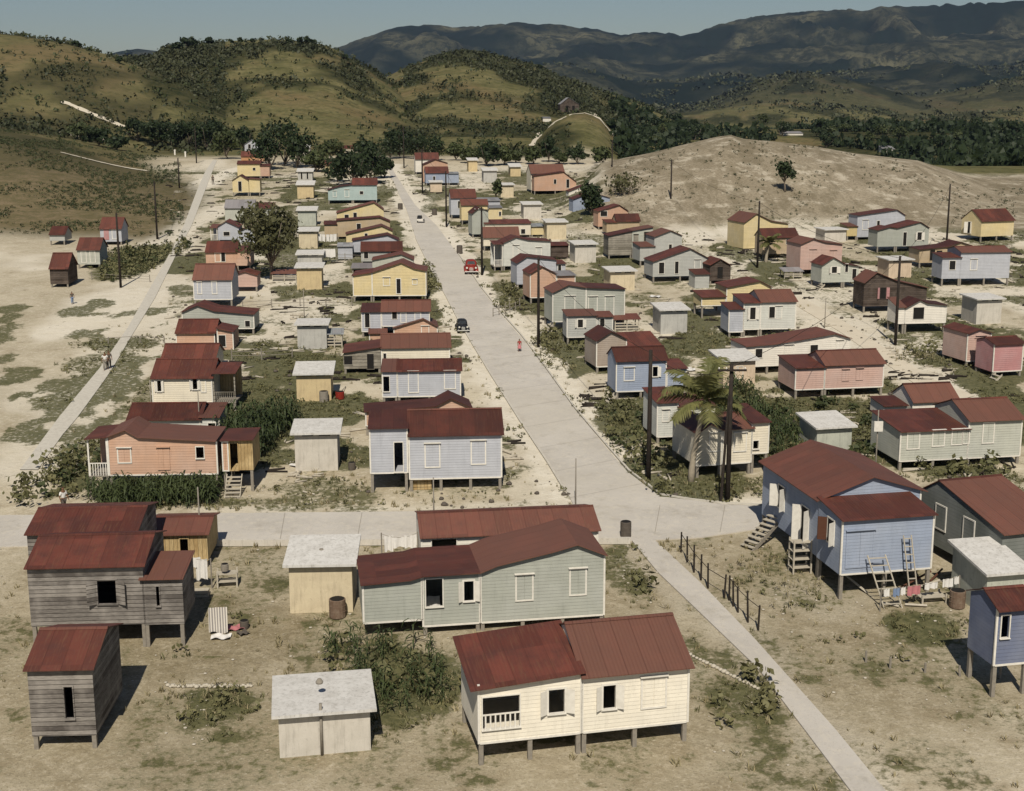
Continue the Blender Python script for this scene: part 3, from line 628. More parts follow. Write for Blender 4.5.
def pair(v): return v if isinstance(v, (tuple, list)) else (v, v)
def house(crop, label, col, yaw, yg, blocks, feats=(), name='house', cat='house', group='houses of the village', roof='roof', piers=True, ground=None, trimc=True, slab=False):
    yb_ = blocks[0][2] if blocks[0][0] == 'G' else blocks[0][3]
    if not slab and ground is None and yaw > 0: yg = yb_ + (yg - yb_) * 1.25
    b0 = blocks[0]; x0 = b0[1][0][0] if b0[0] == 'G' else b0[1]
    fr = Frame(crop, x0, yg, yaw, ground); e = empty(name, tuple(fr.O), fr.a); tag(e, label, cat, group)
    dist = fr.O[1]; floor = None; ext = []; walls = []; HOLES.clear()
    for bi, bl in enumerate(blocks):
        kind = bl[0]; op = bl[-1] if isinstance(bl[-1], dict) else {}
        v0 = op.get('v', 0.); c = op.get('c', col); rt = op.get('roof', roof)
        if kind == 'G':
            pts, yb = bl[1], bl[2]; d = op.get('d', 4.0) * (.72 if yaw >= 8 and fr.O[1] > 95 else 1.)
            prof = [fr.uz(x, y, v0) for x, y in pts]; ul, ur = prof[0][0], prof[-1][0]
            zf = fr.uz(pts[0][0], yb, v0)[1] if yb is not None else floor
        else:
            xl, xr, yb, ye, y2 = bl[1:6]; ye, y2 = pair(ye), pair(y2); d = op.get('d', 4.6 if kind == 'S' else 3.2) * (.8 if yaw >= 8 and fr.O[1] > 95 and not slab else 1.)
            ul, z0 = fr.uz(xl, ye[0], v0); ur, z1 = fr.uz(xr, ye[1], v0); zf = fr.uz(xl, yb, v0)[1] if yb is not None else floor
            ze = (z0 + z1) / 2 if ye[0] != ye[1] else z0
            rf = op.get('rf', .5 if kind == 'S' else 1.); vr = v0 + d * rf
            zr = (fr.z(ul, vr, y2[0]) + fr.z(ur, vr, y2[1])) / 2 if y2[0] != y2[1] else fr.z(ul, vr, y2[0])
            lo, hi = (.22, .75) if kind == 'S' else (.08, .45)
            zr = min(max(zr, ze + lo * (vr - v0)), ze + hi * (vr - v0)) if not slab else min(max(zr, ze + .03), ze + .5)
        if floor is None: floor = zf
        v1 = v0 + d; ext.append((ul, ur, v0, v1, zf))
        oh = op.get('oh', .24 if dist > 60 else .28); oe = .10
        if slab: oh, oe = .35, .26
        # walls
        mb = MB(); zb = zf if (piers and not slab) else min(zf, fr.gz(ul, v0) - .1)
        if kind == 'G':
            ring = [(ul, zb)] + [(ur, zb)] + [(u, z - .03) for u, z in prof[::-1]]
            mb.prism([(u, v0, z) for u, z in ring], [(u, v1, z) for u, z in ring])
        elif kind == 'S':
            ring = [(v0, zb), (v0, ze - .03), (vr, zr - .03), (v1, ze - .03), (v1, zb)]
            mb.prism([(ul, y, z) for y, z in ring], [(ur, y, z) for y, z in ring])
        else:
            ring = [(v0, zb), (v0, ze - .03), (v1, zr - .03), (v1, zb)]; rg2 = ring
            if op.get('tilt'): hb = .16 * d; ring = [(v0, zb), (v0, z0 - .03), (v1, z0 + hb - .03), (v1, zb)]; rg2 = [(v0, zb), (v0, z1 - .03), (v1, z1 + hb - .03), (v1, zb)]
            mb.prism([(ul, y, z) for y, z in ring], [(ur, y, z) for y, z in rg2])
        if not op.get('open'):
            walls.append((mb.build('wall', MAT[c], e), ul, ur, v0, v1, zf, min(p_[1] for p_ in prof) if kind == 'G' else ze))
            if trimc and dist < 150 and not slab and c not in ('wood', 'dkw', 'plank', 'oldw', 'slate'):       # corner boards
                tb = MB(); 
                zl = (prof[0][1] if kind == 'G' else ze) - .05; z2 = (prof[-1][1] if kind == 'G' else ze) - .05
                tb.box(ul - .025, ul + .07, v0 - .03, v0 + .05, zb, zl); tb.box(ur - .07, ur + .025, v0 - .03, v0 + .05, zb, z2)
                tb.box(ul + .07, ur - .07, v0 - .028, v0 + .01, zb - .03, zb + .06)
                tb.build('corner_board', MAT['trim'], e)
        else:                                     # an open porch: posts, floor, rail
            pb = MB(); pb.box(ul, ur, v0, v1, zf - .08, zf); pb.build('porch_floor', MAT['pier'], e)
            ztop = min(p[1] for p in prof) if kind == 'G' else ze
            for u in (ul + .06, ur - .06) if ur - ul < 3 else (ul + .06, (ul + ur) / 2, ur - .06):
                pb = MB(); pb.box(u - .05, u + .05, v0, v0 + .1, zf, ztop); pb.build('porch_post', MAT[op.get('pc', 'trim')], e)
            pb = MB(); pb.box(ul, ur, v0 + .01, v0 + .06, zf + .78, zf + .84)
            k = int((ur - ul) / .16)
            for q in range(k): u = ul + .1 + q * .16; pb.box(u, u + .05, v0 + .02, v0 + .05, zf, zf + .78)
            pb.build('railing', MAT[op.get('pc', 'trim')], e)
            bk = MB(); bk.box(ul, ur, v1 - .1, v1, zf, ztop - .02); bk.build('wall', MAT[c], e)
        # roof
        th_ = .05 if not slab else .13
        if kind == 'G':
            P = [list(p) for p in prof]
            def extp(a, b, o_):                # push a past b's direction
                L_ = math.hypot(a[0]-b[0], a[1]-b[1]) or 1; return [a[0] + (a[0]-b[0]) / L_ * o_, a[1] + (a[1]-b[1]) / L_ * o_]
            eL = op.get('el', oe); eR = op.get('er', oe)
            P[0] = extp(prof[0], prof[1], eL); P[-1] = extp(prof[-1], prof[-2], eR)
            A_ = [(u, v0 - oh, z + .05) for u, z in P]; B_ = [(u, v1 + oh * .6, z + .05) for u, z in P]
            ax = '_v'
        elif kind == 'S':
            sf = (zr - ze) / (vr - v0); sb = (zr - ze) / max(.1, v1 - vr); u_l, u_r = ul - oe + .02, ur + oe + .05
            prf = [(v0 - oh, ze - sf * oh), (vr, zr), (v1 + oh, ze - sb * oh)]
            A_ = [(u_l, y, z + .05) for y, z in prf]; B_ = [(u_r, y, z + .05) for y, z in prf]; ax = '_u'
        else:
            sf = (zr - ze) / (v1 - v0); u_l, u_r = ul - oe, ur + oe
            if 'ol' in op: u_l = ul - op['ol']
            prf = [(v0 - oh, ze - sf * oh), (v1 + oh * .5, zr + sf * oh * .5)]
            if op.get('tilt'):
                zl_, zr_ = z0, z1; hb = .16 * (v1 - v0); pl = [(v0 - oh, zl_ - .16 * oh), (v1, zl_ + hb)]; pr_ = [(v0 - oh, zr_ - .16 * oh), (v1, zr_ + hb)]
            A_ = [(u_l, y, z + .05) for y, z in pl] if op.get('tilt') else [(u_l, y, z + (.05 if not slab else .14)) for y, z in prf]; B_ = [(u_r, y, z + .05) for y, z in pr_] if op.get('tilt') else [(u_r, y, z + (.05 if not slab else .14)) for y, z in prf]; ax = '_u'
        rmat = MAT['slab'] if slab else MAT[rt + ax]
        if rt == 'red_slab': rmat = MAT['roof_u']
        lf = loft(A_, B_, th_); ro = lf.build('roof', rmat, e)
        if kind == 'S' and dist < 160:            # ridge cap
            rc = MB(); rc.hexa([(u_l, vr-.16, zr+.02), (u_r, vr-.16, zr+.02), (u_r, vr+.16, zr+.02), (u_l, vr+.16, zr+.02)], [(u_l, vr-.03, zr+.085), (u_r, vr-.03, zr+.085), (u_r, vr+.03, zr+.085), (u_l, vr+.03, zr+.085)])
            rc.build('ridge_cap', rmat, ro)
        if slab and dist < 190:                   # air slits below the slab: flat strips, their inner shade painted dark
            W_ = ur - ul
            for a_ in (.18, .58):
                q = MB(); q.box(ul + W_ * a_, ul + W_ * (a_ + .26), v0 - .015, v0 + .01, ze - .16, ze - .03); q.build('vent', MAT['dark'], e)
        # piers
        if piers and not slab and not op.get('nop'):
            n = max(1, int((ur - ul) / (1.9 if dist < 120 else 2.8)))
            for i in range(n + 1):
                u = ul + .12 + (ur - ul - .24) * i / n; pier_at(fr, e, u, v0 + .12, zf)
                if dist < 170 and i % 2 == 0: pier_at(fr, e, u, v1 - .12, zf)
    u_all = (min(a[0] for a in ext), max(a[1] for a in ext)); v_all = (0, max(a[3] for a in ext)); h_ = floor
    PLACED.append((label, dist, u_all[1] - u_all[0], floor, ext, fr))
    for ft in feats:
        if ft[0] in 'codDCx' and len(ft[0]) == 1:
            op = ft[5] if len(ft) > 5 else {}
            cc = op.get('c', blocks[0][-1].get('c', col) if isinstance(blocks[0][-1], dict) else col)
            shut = cc if cc in ('wood', 'dkw', 'slate', 'plank', 'oldw') else 'trim'
            opening(fr, e, ft[0], ft[1], ft[2], ft[3], ft[4], op.get('v', 0.), cc if cc in MAT else 'trim', fcol=op.get('f', shut), sh=op.get('s', shut))
        elif ft[0] == 'steps':
            u, zz = fr.uz(ft[1], ft[2], ft[4] if len(ft) > 4 else 0.); steps(fr, e, u, floor, ft[4] if len(ft) > 4 else 0., side=ft[3] if len(ft) > 3 else None)
        elif ft[0] == 'side':                     # window on the left wall: v, width, z above floor, height, kind
            _, vv, ww, zz, hh, ul, kd = ft[:7]; o_ = MB(); ul = ext[ft[7] if len(ft) > 7 else 0][0]
            o_.box(ul - .035, ul + .01, vv, vv + ww, floor + zz, floor + zz + hh); oo = o_.build('window', MAT['dark' if kd == 'o' else col], e)  # open side window: panel coloured dark for the shade inside
            q = MB(); w2 = .08
            for a_ in ((vv - w2, vv, zz - w2, zz + hh + w2), (vv + ww, vv + ww + w2, zz - w2, zz + hh + w2), (vv, vv + ww, zz + hh, zz + hh + w2), (vv, vv + ww, zz - w2, zz)):
                q.box(ul - .05, ul + .012, a_[0], a_[1], floor + a_[2], floor + a_[3])
            q.build('frame', MAT['trim'], oo)
            if kd == 'o':
                for s_ in (-1, 1):
                    q = MB(); y_ = vv - w2 if s_ < 0 else vv + ww + w2; q.hexa([(ul-.05, y_-.02, floor+zz), (ul-.45, y_+s_*.25-.02, floor+zz), (ul-.45, y_+s_*.25+.02, floor+zz), (ul-.05, y_+.02, floor+zz)][::1], [(ul-.05, y_-.02, floor+zz+hh), (ul-.45, y_+s_*.25-.02, floor+zz+hh), (ul-.45, y_+s_*.25+.02, floor+zz+hh), (ul-.05, y_+.02, floor+zz+hh)])
                    q.build('shutter', MAT['brwood' if s_ > 0 and vv < 2 else 'trim'], oo)
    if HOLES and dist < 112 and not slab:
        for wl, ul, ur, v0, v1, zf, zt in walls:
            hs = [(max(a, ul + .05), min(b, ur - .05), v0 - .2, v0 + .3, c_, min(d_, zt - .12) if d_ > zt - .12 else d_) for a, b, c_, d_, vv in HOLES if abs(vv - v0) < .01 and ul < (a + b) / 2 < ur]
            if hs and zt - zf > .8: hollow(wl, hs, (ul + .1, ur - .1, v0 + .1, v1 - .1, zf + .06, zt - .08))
    return e, fr, floor
def shed(crop, label, col, yaw, xl, xr, yb, ye, yt, d=3.0, feats=(), **k):
    return house(crop, label, 'shed_' + col, yaw, yb, [('F', xl, xr, yb, ye, yt, dict(d=d))], feats, name='shed', cat='shed', group='flat roofed sheds between the house rows', slab=True, piers=False, **k)
# ------------------------------------------------------------------ the houses, traced one by one
# nearest row
house('C7', 'long cream house with open shuttered windows at the bottom of the picture, nearest of all', 'cream2', 13, 822,
      [('S', 468, 822, 768, (575, 537), (412, 372), dict(d=5.2)), ('F', 125, 468, None, (618, 560), (512, 452), dict(d=3.8, ol=.35, tilt=1))],
      [('o', 538, 612, 578, 686), ('c', 668, 590, 740, 676), ('o', 358, 626, 410, 700), ('x', 140, 652, 262, 745), ])
e, fr, fl = house('C6', 'long grey-green house with long red roof and white corner boards facing the two sheds', 'ggr', 10, 440,
      [('G', [(600, 250), (791, 238)], 418, dict(d=4, el=.02, er=0)), ('G', [(403, 278), (560, 262), (600, 250)], 408, dict(d=4, er=0, nop=1)),
       ('G', [(791, 238), (848, 214), (1030, 169), (1110, 145), (1203, 179)], None, dict(d=4, el=0))],
      [('x', 612, 262, 668, 350), ('o', 738, 268, 770, 332), ('c', 912, 250, 962, 326), ('c', 1090, 230, 1137, 308)])
house('C6', 'white house with long dark red roof directly behind the long grey-green house', 'wht', 8, 235,
      [('S', 597, 1180, 215, (124, 92), (52, 12), dict(d=4.6))], [('x', 632, 130, 714, 196), ('c', 885, 118, 940, 180), ('c', 1040, 106, 1100, 170)], roof='rust')
house('C5', 'big weathered grey plank house with dark red roofs near the hanging wash', 'wood', 4, 480,
      [('S', -110, 272, 418, 220, 118, dict(d=5)), ('F', 268, 402, 412, (252, 262), (188, 197), dict(d=3)), ('S', -110, 250, None, 110, 34, dict(d=5, v=5.3))],
      [('o', 122, 266, 188, 342, dict(f='wood', s='wood')), ('x', 316, 284, 330, 350)])
e_w, fr_w, fl_w = house('C5', 'small yellow plank house with a ladder leaning on it, behind the grey plank house', 'plank', 4, 222,
      [('S', 284, 484, 205, 113, 64, dict(d=3.6))], [('c', 305, 118, 330, 168, dict(f='trim')), ('x', 395, 128, 425, 195, dict(f='plank'))], roof='rust')
house('C5', 'dark plank house cut off by the bottom left corner', 'wood', 3, 815,
      [('S', -110, 105, 780, 550, 426, dict(d=4.4))], [('x', 12, 615, 48, 720, dict(f='wood'))])
shed('C6', 'shed with white slab roof at the bottom edge of the picture, nearest of the sheds', 'wht', 10, 126, 428, 850, (712, 686), (622, 577), d=3.4)
shed('C6', 'cream shed with wide grey slab roof and a barrel at its wall', 'cream', 3, 160, 368, 372, (219, 205), (132, 121), d=3.0, feats=())
e_b, fr_b, fl_b = house('C4', 'big blue house on tall piers with red roofs and two ladders, at the right', 'blu', 12, 915,
      [('F', 352, 745, 832, (602, 566), (508, 474), dict(d=2.9)), ('G', [(256, 506), (480, 412), (688, 468)], None, dict(d=8., v=2.9, el=.3, er=.3))],
      [('C', 375, 650, 475, 790, dict(f='blu')), ('side', .9, .75, 1.35, 1.25, -.0, 'o'), ('side', 4.2, .9, .15, 2.1, 0, 'o', 1), ('side', 7.6, .8, 1.2, 1.3, 0, 'o', 1)])
house('C4', 'dark slate-coloured plank house with red roof beside the big blue house', 'slate', 17, 900,
      [('S', 1036, 1300, 850, 655, 612, dict(d=8, rf=.72))],
      [('side', 2.4, .9, 1.1, 1.3, 0, 'c'), ('side', 5.0, .9, 1.1, 1.3, 0, 'c')])
shed('C8', 'shed with white slab roof below the dark slate house at the right edge', 'grn', 12, 985, 1110, 375, 236, 136, d=3.4)
e_p, fr_p, fl_p = house('C8', 'dark blue shack with posts at the lower right edge', 'dblu', 12, 610,
      [('S', 1016, 1130, 530, 345, 285, dict(d=2.2))], [('x', 1030, 370, 1050, 440)])
# middle right
house('C4', 'long grey house with shuttered front and stepped red roofs at the right edge', 'pgr', 10, 378,
      [('F', 600, 893, 348, (222, 206), (184, 156), dict(d=4.6)), ('S', 893, 1120, None, 172, 84, dict(d=5))],
      [('c', 632, 228, 675, 290), ('c', 740, 218, 782, 278), ('c', 822, 214, 858, 272), ('c', 868, 212, 888, 268), ('c', 955, 185, 992, 265)])
house('B8', 'white house with plain red roof and low white annex above the long grey house', 'wht', 10, 775,
      [('S', 525, 780, 760, 684, 588, dict(d=4.4)), ('F', 360, 490, 770, 712, 690, dict(d=3))], [])
shed('C4', 'pale green shed with white slab roof behind the big blue house', 'grn', 13, 245, 393, 305, 206, 148, d=3.0)
shed('B8', 'tall pale shed with dark side wall at the right edge beside the salmon house', 'wht', 12, 890, 1030, 250, 112, 84, d=3)
house('B8', 'tall salmon house with gable over two tall panels at the right edge', 'pnk', 16, 485,
      [('G', [(835, 302), (900, 277), (970, 296)], 460, dict(d=5.2))], [('c', 885, 320, 930, 380, dict(f='pnk'))])
house('B8', 'rose house cut by the right edge with pink steps', 'rose', 14, 545,
      [('S', 985, 1150, 520, 362, 325, dict(d=3.4))], [('steps', 995, 520, -1)])
house('B8', 'white gabled shack on low piers in front of the dark brown plank house', 'wht', 8, 292,
      [('G', [(482, 158), (565, 112), (606, 132), (716, 142)], 246, dict(d=3.6)), ('F', 438, 482, None, 152, 100, dict(d=3))],
      [('x', 528, 155, 585, 220, dict(f='wht'))])
house('B2', 'dark brown plank house with small red gable behind the white shack', 'dkw', 9, 800,
      [('G', [(148, 625), (222, 563), (340, 612), (530, 655)], 770, dict(d=4))], [('o', 246, 655, 276, 722, dict(f='dkw', s='rose'))])
shed('B2', 'cream shed with dark side wall above the dark brown house', 'pch', 12, 300, 438, 597, 490, 470)
house('B2', 'long lavender-grey house on piers at the right edge with one open window', 'lav', 6, 636,
      [('S', 738, 1040, 600, (444, 430), (412, 398), dict(d=4)), ('F', 625, 738, 601, 472, 452, dict(d=3))],
      [('x', 668, 492, 700, 545), ('c', 798, 484, 830, 545)])
house('B2', 'tan house with long low red roof behind the lavender-grey house', 'tan', 8, 530,
      [('G', [(485, 424), (655, 406), (735, 378), (828, 408)], 505, dict(d=4.5))], [('x', 548, 425, 575, 490, dict(f='tan')), ('x', 588, 430, 620, 462, dict(f='tan'))])
house('B2', 'yellow gabled house with red roof at the right edge under the bare mound', 'yel', 20, 372,
      [('S', 862, 1060, 345, 248, 180, dict(d=5.5))], [('side', 2.2, .7, .3, 1.6, 0, 'o')])
house('B2', 'pale green house with two gables on piers under the mound', 'ggr', 11, 432,
      [('G', [(345, 293), (487, 256), (543, 291)], 404, dict(d=5)), ('G', [(230, 306), (300, 286), (345, 292)], None, dict(d=4))],
      [('x', 386, 318, 402, 400), ('o', 472, 318, 495, 365)])
house('B2', 'lavender-white house with yellow annex, beside the two-gabled pale green house', 'lav', 13, 362,
      [('G', [(108, 216), (345, 181), (397, 215)], 348, dict(d=4)), ('F', 44, 106, 342, 282, 262, dict(d=3, c='ylw'))],
      [('x', 226, 248, 240, 290), ('c', 140, 245, 168, 300)])
shed('B1', 'white shed with thin roof between the salmon house and the lavender-white house', 'wht', 14, 820, 940, 352, 284, 272)
house('B1', 'salmon-pink house with striped shuttered front and dark red roofs', 'pnk', 14, 530,
      [('G', [(683, 362), (752, 331), (818, 352), (918, 362)], 508, dict(d=5.6))], [('c', 735, 395, 765, 455, dict(f='pnk')), ('c', 850, 400, 880, 450, dict(f='pnk'))])
house('B1', 'little pale green cottage with one dark window in front of the salmon-pink house', 'pgr', 12, 608,
      [('G', [(802, 480), (866, 437), (926, 472)], 580, dict(d=4.2)), ('G', [(926, 474), (1010, 486)], None, dict(d=3.4))],
      [('o', 858, 490, 885, 525), ('x', 934, 474, 948, 520), ('x', 974, 502, 994, 558), ('steps', 800, 580, -1)])
house('B1', 'brownish house with low red roof in the shade of the small palm', 'tan', 10, 440,
      [('S', 470, 668, 420, 322, 274, dict(d=4))], [('x', 600, 335, 616, 362)])
house('B1', 'tall yellow house with steep red roof end beside the pole under the mound', 'yel', 18, 392,
      [('G', [(362, 240), (430, 190), (515, 233), (612, 246)], 388, dict(d=7))], [])
house('A4', 'grey-white house with two dark doors on piers, left of the tall poles', 'gry', 13, 705,
      [('G', [(760, 546), (850, 511), (915, 539)], 688, dict(d=5)), ('F', 678, 760, 684, 602, 584, dict(d=4))], [('x', 841, 590, 857, 625)])
house('P', 'white house with open lattice shutter and dark door in front of the grey-white house', 'gry', 12, 281.5,
      [('G', [(653, 261.5), (690, 248.5), (708, 258)], 276.8, dict(d=5))], [('x', 659, 262.5, 664, 273.5), ('x', 675, 261.5, 678.3, 273.5), ('c', 695, 260, 700, 268)])
house('B1', 'very dark brown plank house with pale front annex', 'dkw', 13, 585,
      [('G', [(170, 480), (226, 446), (287, 482)], 570, dict(d=4.4)), ('F', 85, 166, 622, 532, 505, dict(d=2.6, v=-2.2, c='gry'))], [('x', 212, 492, 240, 555, dict(f='dkw'))])
house('B1', 'long yellow house on stilts with low red roofs, below the very dark house', 'yel', 11, 760,
      [('G', [(264, 606), (450, 571), (517, 606)], 720, dict(d=5)), ('F', 122, 258, 712, 662, 625, dict(d=3.4, v=-.5))], [('c', 135, 672, 165, 700), ])
house('B7', 'grey-white house with two open white-framed windows and red roof', 'pale', 7, 368,
      [('S', 570, 770, 335, (178, 174), (116, 108), dict(d=4.6)), ('F', 474, 570, None, 186, 156, dict(d=4)), ('F', 390, 474, 352, 222, 205, dict(d=3, c='lav'))],
      [('o', 510, 212, 538, 278), ('x', 618, 208, 647, 270), ('c', 656, 206, 684, 270)])
house('B7', 'long white house with one very long red roof above the pink house', 'wht', 13, 585,
      [('G', [(487, 432), (640, 420), (985, 360), (1075, 386)], 548, dict(d=5))],
      [('x', 540, 446, 576, 494), ('c', 706, 426, 748, 498), ('x', 850, 424, 890, 468), ('c', 1000, 400, 1030, 440)])
house('P', 'long pink house with stepped dark red roof on white piers', 'pnk', 10, 396,
      [('S', 825, 884, 389, 364.6, (352, 348), dict(d=5)), ('F', 795.6, 825, None, 368, 357.5, dict(d=4.8))], [('c', 843, 370, 848, 380, dict(f='pnk')), ('c', 857, 369, 862, 379, dict(f='pnk'))])
shed('B7', 'peach shed with one dark window left of the long pink house', 'pch', 12, 360, 540, 665, (514, 507), 460, feats=[('x', 430, 546, 465, 612)])
shed('P', 'grey-white shed with pale roof above the palm tree', 'gry', 10, 661, 687.5, 334, 310.5, 304)
house('C3', 'light blue house with a bare pole in front and steps at its left', 'blu', 9, 248,
      [('S', 240, 455, 222, 87, 32, dict(d=4)), ('F', 456, 540, 200, 122, 86, dict(d=3.4))],
      [('c', 276, 120, 314, 170), ('o', 396, 114, 416, 156), ('steps', 232, 222, -1)])
house('B6', 'taupe plank house with gable and long red lean-to at its right', 'taupe', 14, 800,
      [('G', [(545, 626), (626, 574), (716, 616)], 775, dict(d=5)), ('F', 716, 905, 745, 655, 583, dict(d=3.6))], [])
house('B6', 'small grey house with white window in front of the large grey-green house', 'gry', 8, 645,
      [('F', 378, 548, 608, 484, 458, dict(d=3)), ('F', 548, 638, 600, 490, 474, dict(d=2.6))], [('o', 440, 506, 468, 550), ('x', 565, 500, 590, 545)])
house('B6', 'large grey-green house with three white-framed shutters and steps at its left', 'ggr', 12, 562,
      [('G', [(297, 353), (386, 310), (487, 326)], 520, dict(d=5.2, er=0)), ('G', [(487, 326), (706, 333)], None, dict(d=5.2, el=0))],
      [('c', 368, 376, 420, 450), ('c', 502, 378, 546, 455), ('c', 596, 376, 640, 480), ('steps', 290, 520, -1)])
house('B6', 'small salmon gabled house right behind a pole by the main road', 'sal', 14, 412,
      [('G', [(170, 246), (236, 205), (318, 246)], 384, dict(d=4.6)), ('F', 320, 425, 300, 258, 250, dict(d=3, c='sal', roof='zinc'))], [])
house('B6', 'light blue gabled house with grey steps beside the main road', 'lav', 13, 330,
      [('G', [(95, 186), (150, 150), (318, 168)], 308, dict(d=4.6)), ('F', 320, 370, 290, 190, 180, dict(d=2.6))], [('x', 328, 198, 345, 240), ('steps', 92, 308, -1)])
house('B6', 'grey house with white porch and green steps by the parked red car', 'pale', 12, 225,
      [('G', [(18, 72), (90, 40), (160, 56), (285, 62)], 205, dict(d=4.6)), ('F', -35, 16, None, 80, 62, dict(d=3, open=1))],
      [('c', 75, 88, 105, 150), ('c', 205, 100, 232, 145)])
house('A3', 'cream house with bright red roof between the pole and the grey porch house', 'cream', 8, 680,
      [('S', 585, 785, 655, 603, 549, dict(d=4))], [])
house('A3', 'cream house with a thin red roof edge and yellow rear room', 'cream', 9, 608,
      [('F', 592, 852, 596, 530, 508, dict(d=4)), ('F', 855, 926, None, 545, 530, dict(d=3, c='yel', roof='zinc'))], [('x', 797, 560, 820, 586)])
house('A3', 'narrow pale blue gabled house at the roadside pole', 'ggr', 13, 605,
      [('G', [(520, 472), (562, 437), (612, 456)], 590, dict(d=4.4))], [])
house('A3', 'yellow house with red roof just behind the narrow pale blue gable', 'yel', 9, 530,
      [('S', 460, 608, 510, 422, 392, dict(d=3.6)), ('F', 610, 690, None, 440, 428, dict(d=3, roof='zinc'))], [('x', 672, 462, 684, 485)])
house('A3', 'pale blue house with red roof at the lone roadside pole', 'lav', 9, 498,
      [('S', 400, 540, 480, 380, 328, dict(d=4)), ('F', 542, 678, None, 400, 384, dict(d=4, roof='zinc'))], [('x', 440, 402, 450, 440)])
house('A3', 'slate blue house with dark red roof and dark rear rooms, upper main road', 'blu', 9, 312,
      [('S', 258, 385, 300, 240, 208, dict(d=4)), ('F', 387, 445, None, 246, 238, dict(d=3, roof='zinc'))], [('x', 300, 262, 312, 285)])
shed('A3', 'tiny pinkish shed under the slate blue house', 'pch', 8, 284, 350, 350, 296, 288, d=2.4)
house('A3', 'peach gabled house at the top of the main road', 'sal', 10, 300, [('G', [(243, 196), (312, 166), (382, 186)], 292, dict(d=4))], [])
house('A3', 'white house with red roof, last one at the top of the main road', 'wht', 10, 248, [('S', 200, 330, 238, 162, 127, dict(d=4))], [])
shed('A3', 'little yellow box shed standing alone before the dark treeline', 'yel', 9, 500, 550, 235, 172, 160)
shed('A3', 'grey shed with pale roof right of the little yellow box shed', 'gry', 9, 585, 660, 298, 230, 216)
shed('A3', 'small yellow shed left of the big salmon house', 'yel', 9, 737, 795, 262, 208, 192)
shed('A3', 'ruinous pale yellow shed among bushes below the grey shed', 'cream', 9, 682, 755, 380, 312, 302)
shed('A3', 'white shed with brown streaks below the big salmon house', 'wht', 9, 812, 912, 502, 422, 408)
house('A4', 'big salmon house with hipped red roof at the far end of the village', 'sal', 12, 305,
      [('G', [(80, 203), (245, 180), (318, 236)], 288, dict(d=3)), ('S', 62, 250, None, 186, 116, dict(d=5, v=3.1, c='cream'))], [('x', 191, 222, 205, 248), ('x', 262, 222, 278, 270)])
house('A4', 'white cottage with blue front below the big salmon house', 'wht', 12, 340,
      [('G', [(275, 290), (356, 258), (380, 270)], 325, dict(d=3)),], [('x', 310, 292, 328, 308)])
house('A4', 'blue-grey house half hidden by the round dark tree', 'blu', 12, 425, [('G', [(300, 335), (400, 296), (508, 325)], 410, dict(d=4))], [])
shed('A4', 'cream shed with thin white roof behind the brown shed', 'cream', 9, 152, 262, 562, 466, 450)
shed('A4', 'white shed with dark side between the grey porch house and the tan ruin', 'wht', 12, 312, 430, 695, 592, 573)
shed('B6', 'yellowish shed with pale roof above the large grey-green house', 'cream', 12, 625, 762, 342, 236, 212)
house('A4', 'salmon house with dark doorway and red roof near the flowering tree', 'sal', 12, 505, [('G', [(442, 402), (560, 367), (612, 402)], 490, dict(d=4))], [('x', 455, 402, 492, 430)])
house('A4', 'tan house with small red roof in front of the salmon doorway house', 'tan', 12, 535,
      [('S', 546, 676, 522, 456, 415, dict(d=3)), ('F', 490, 546, None, 466, 450, dict(d=3))], [])
house('A4', 'ramshackle house of grey-tan old boards with a pale green end', 'oldw', 10, 668,
      [('G', [(500, 541), (632, 513)], 652, dict(d=4)), ('G', [(634, 512), (752, 492)], 610, dict(d=4, c='pgr'))], [('x', 702, 520, 750, 570), ('c', 645, 535, 665, 575)])
house('A4', 'low brown plank hut beside the white shed with dark side', 'dkw', 9, 672, [('F', 176, 274, 665, 596, 582, dict(d=3))], [])
house('C3', 'cream house behind the palm trunk with dark red roofs and tan side wall', 'cream', 14, 578,
      [('G', [(584, 398), (640, 358), (694, 382)], 538, dict(d=4.6, er=0)), ('S', 694, 820, None, 380, 322, dict(d=4.6)), ('F', 820, 893, 486, 352, 324, dict(d=4))],
      [('c', 640, 400, 685, 470), ('c', 745, 400, 790, 470), ('x', 824, 430, 846, 464)])
house('C3', 'small pale grey house hidden behind the palm fronds', 'pale', 12, 435,
      [('F', 415, 505, 415, 268, 206, dict(d=3.4)), ('F', 505, 660, None, 285, 262, dict(d=3))], [('c', 440, 300, 462, 345)])
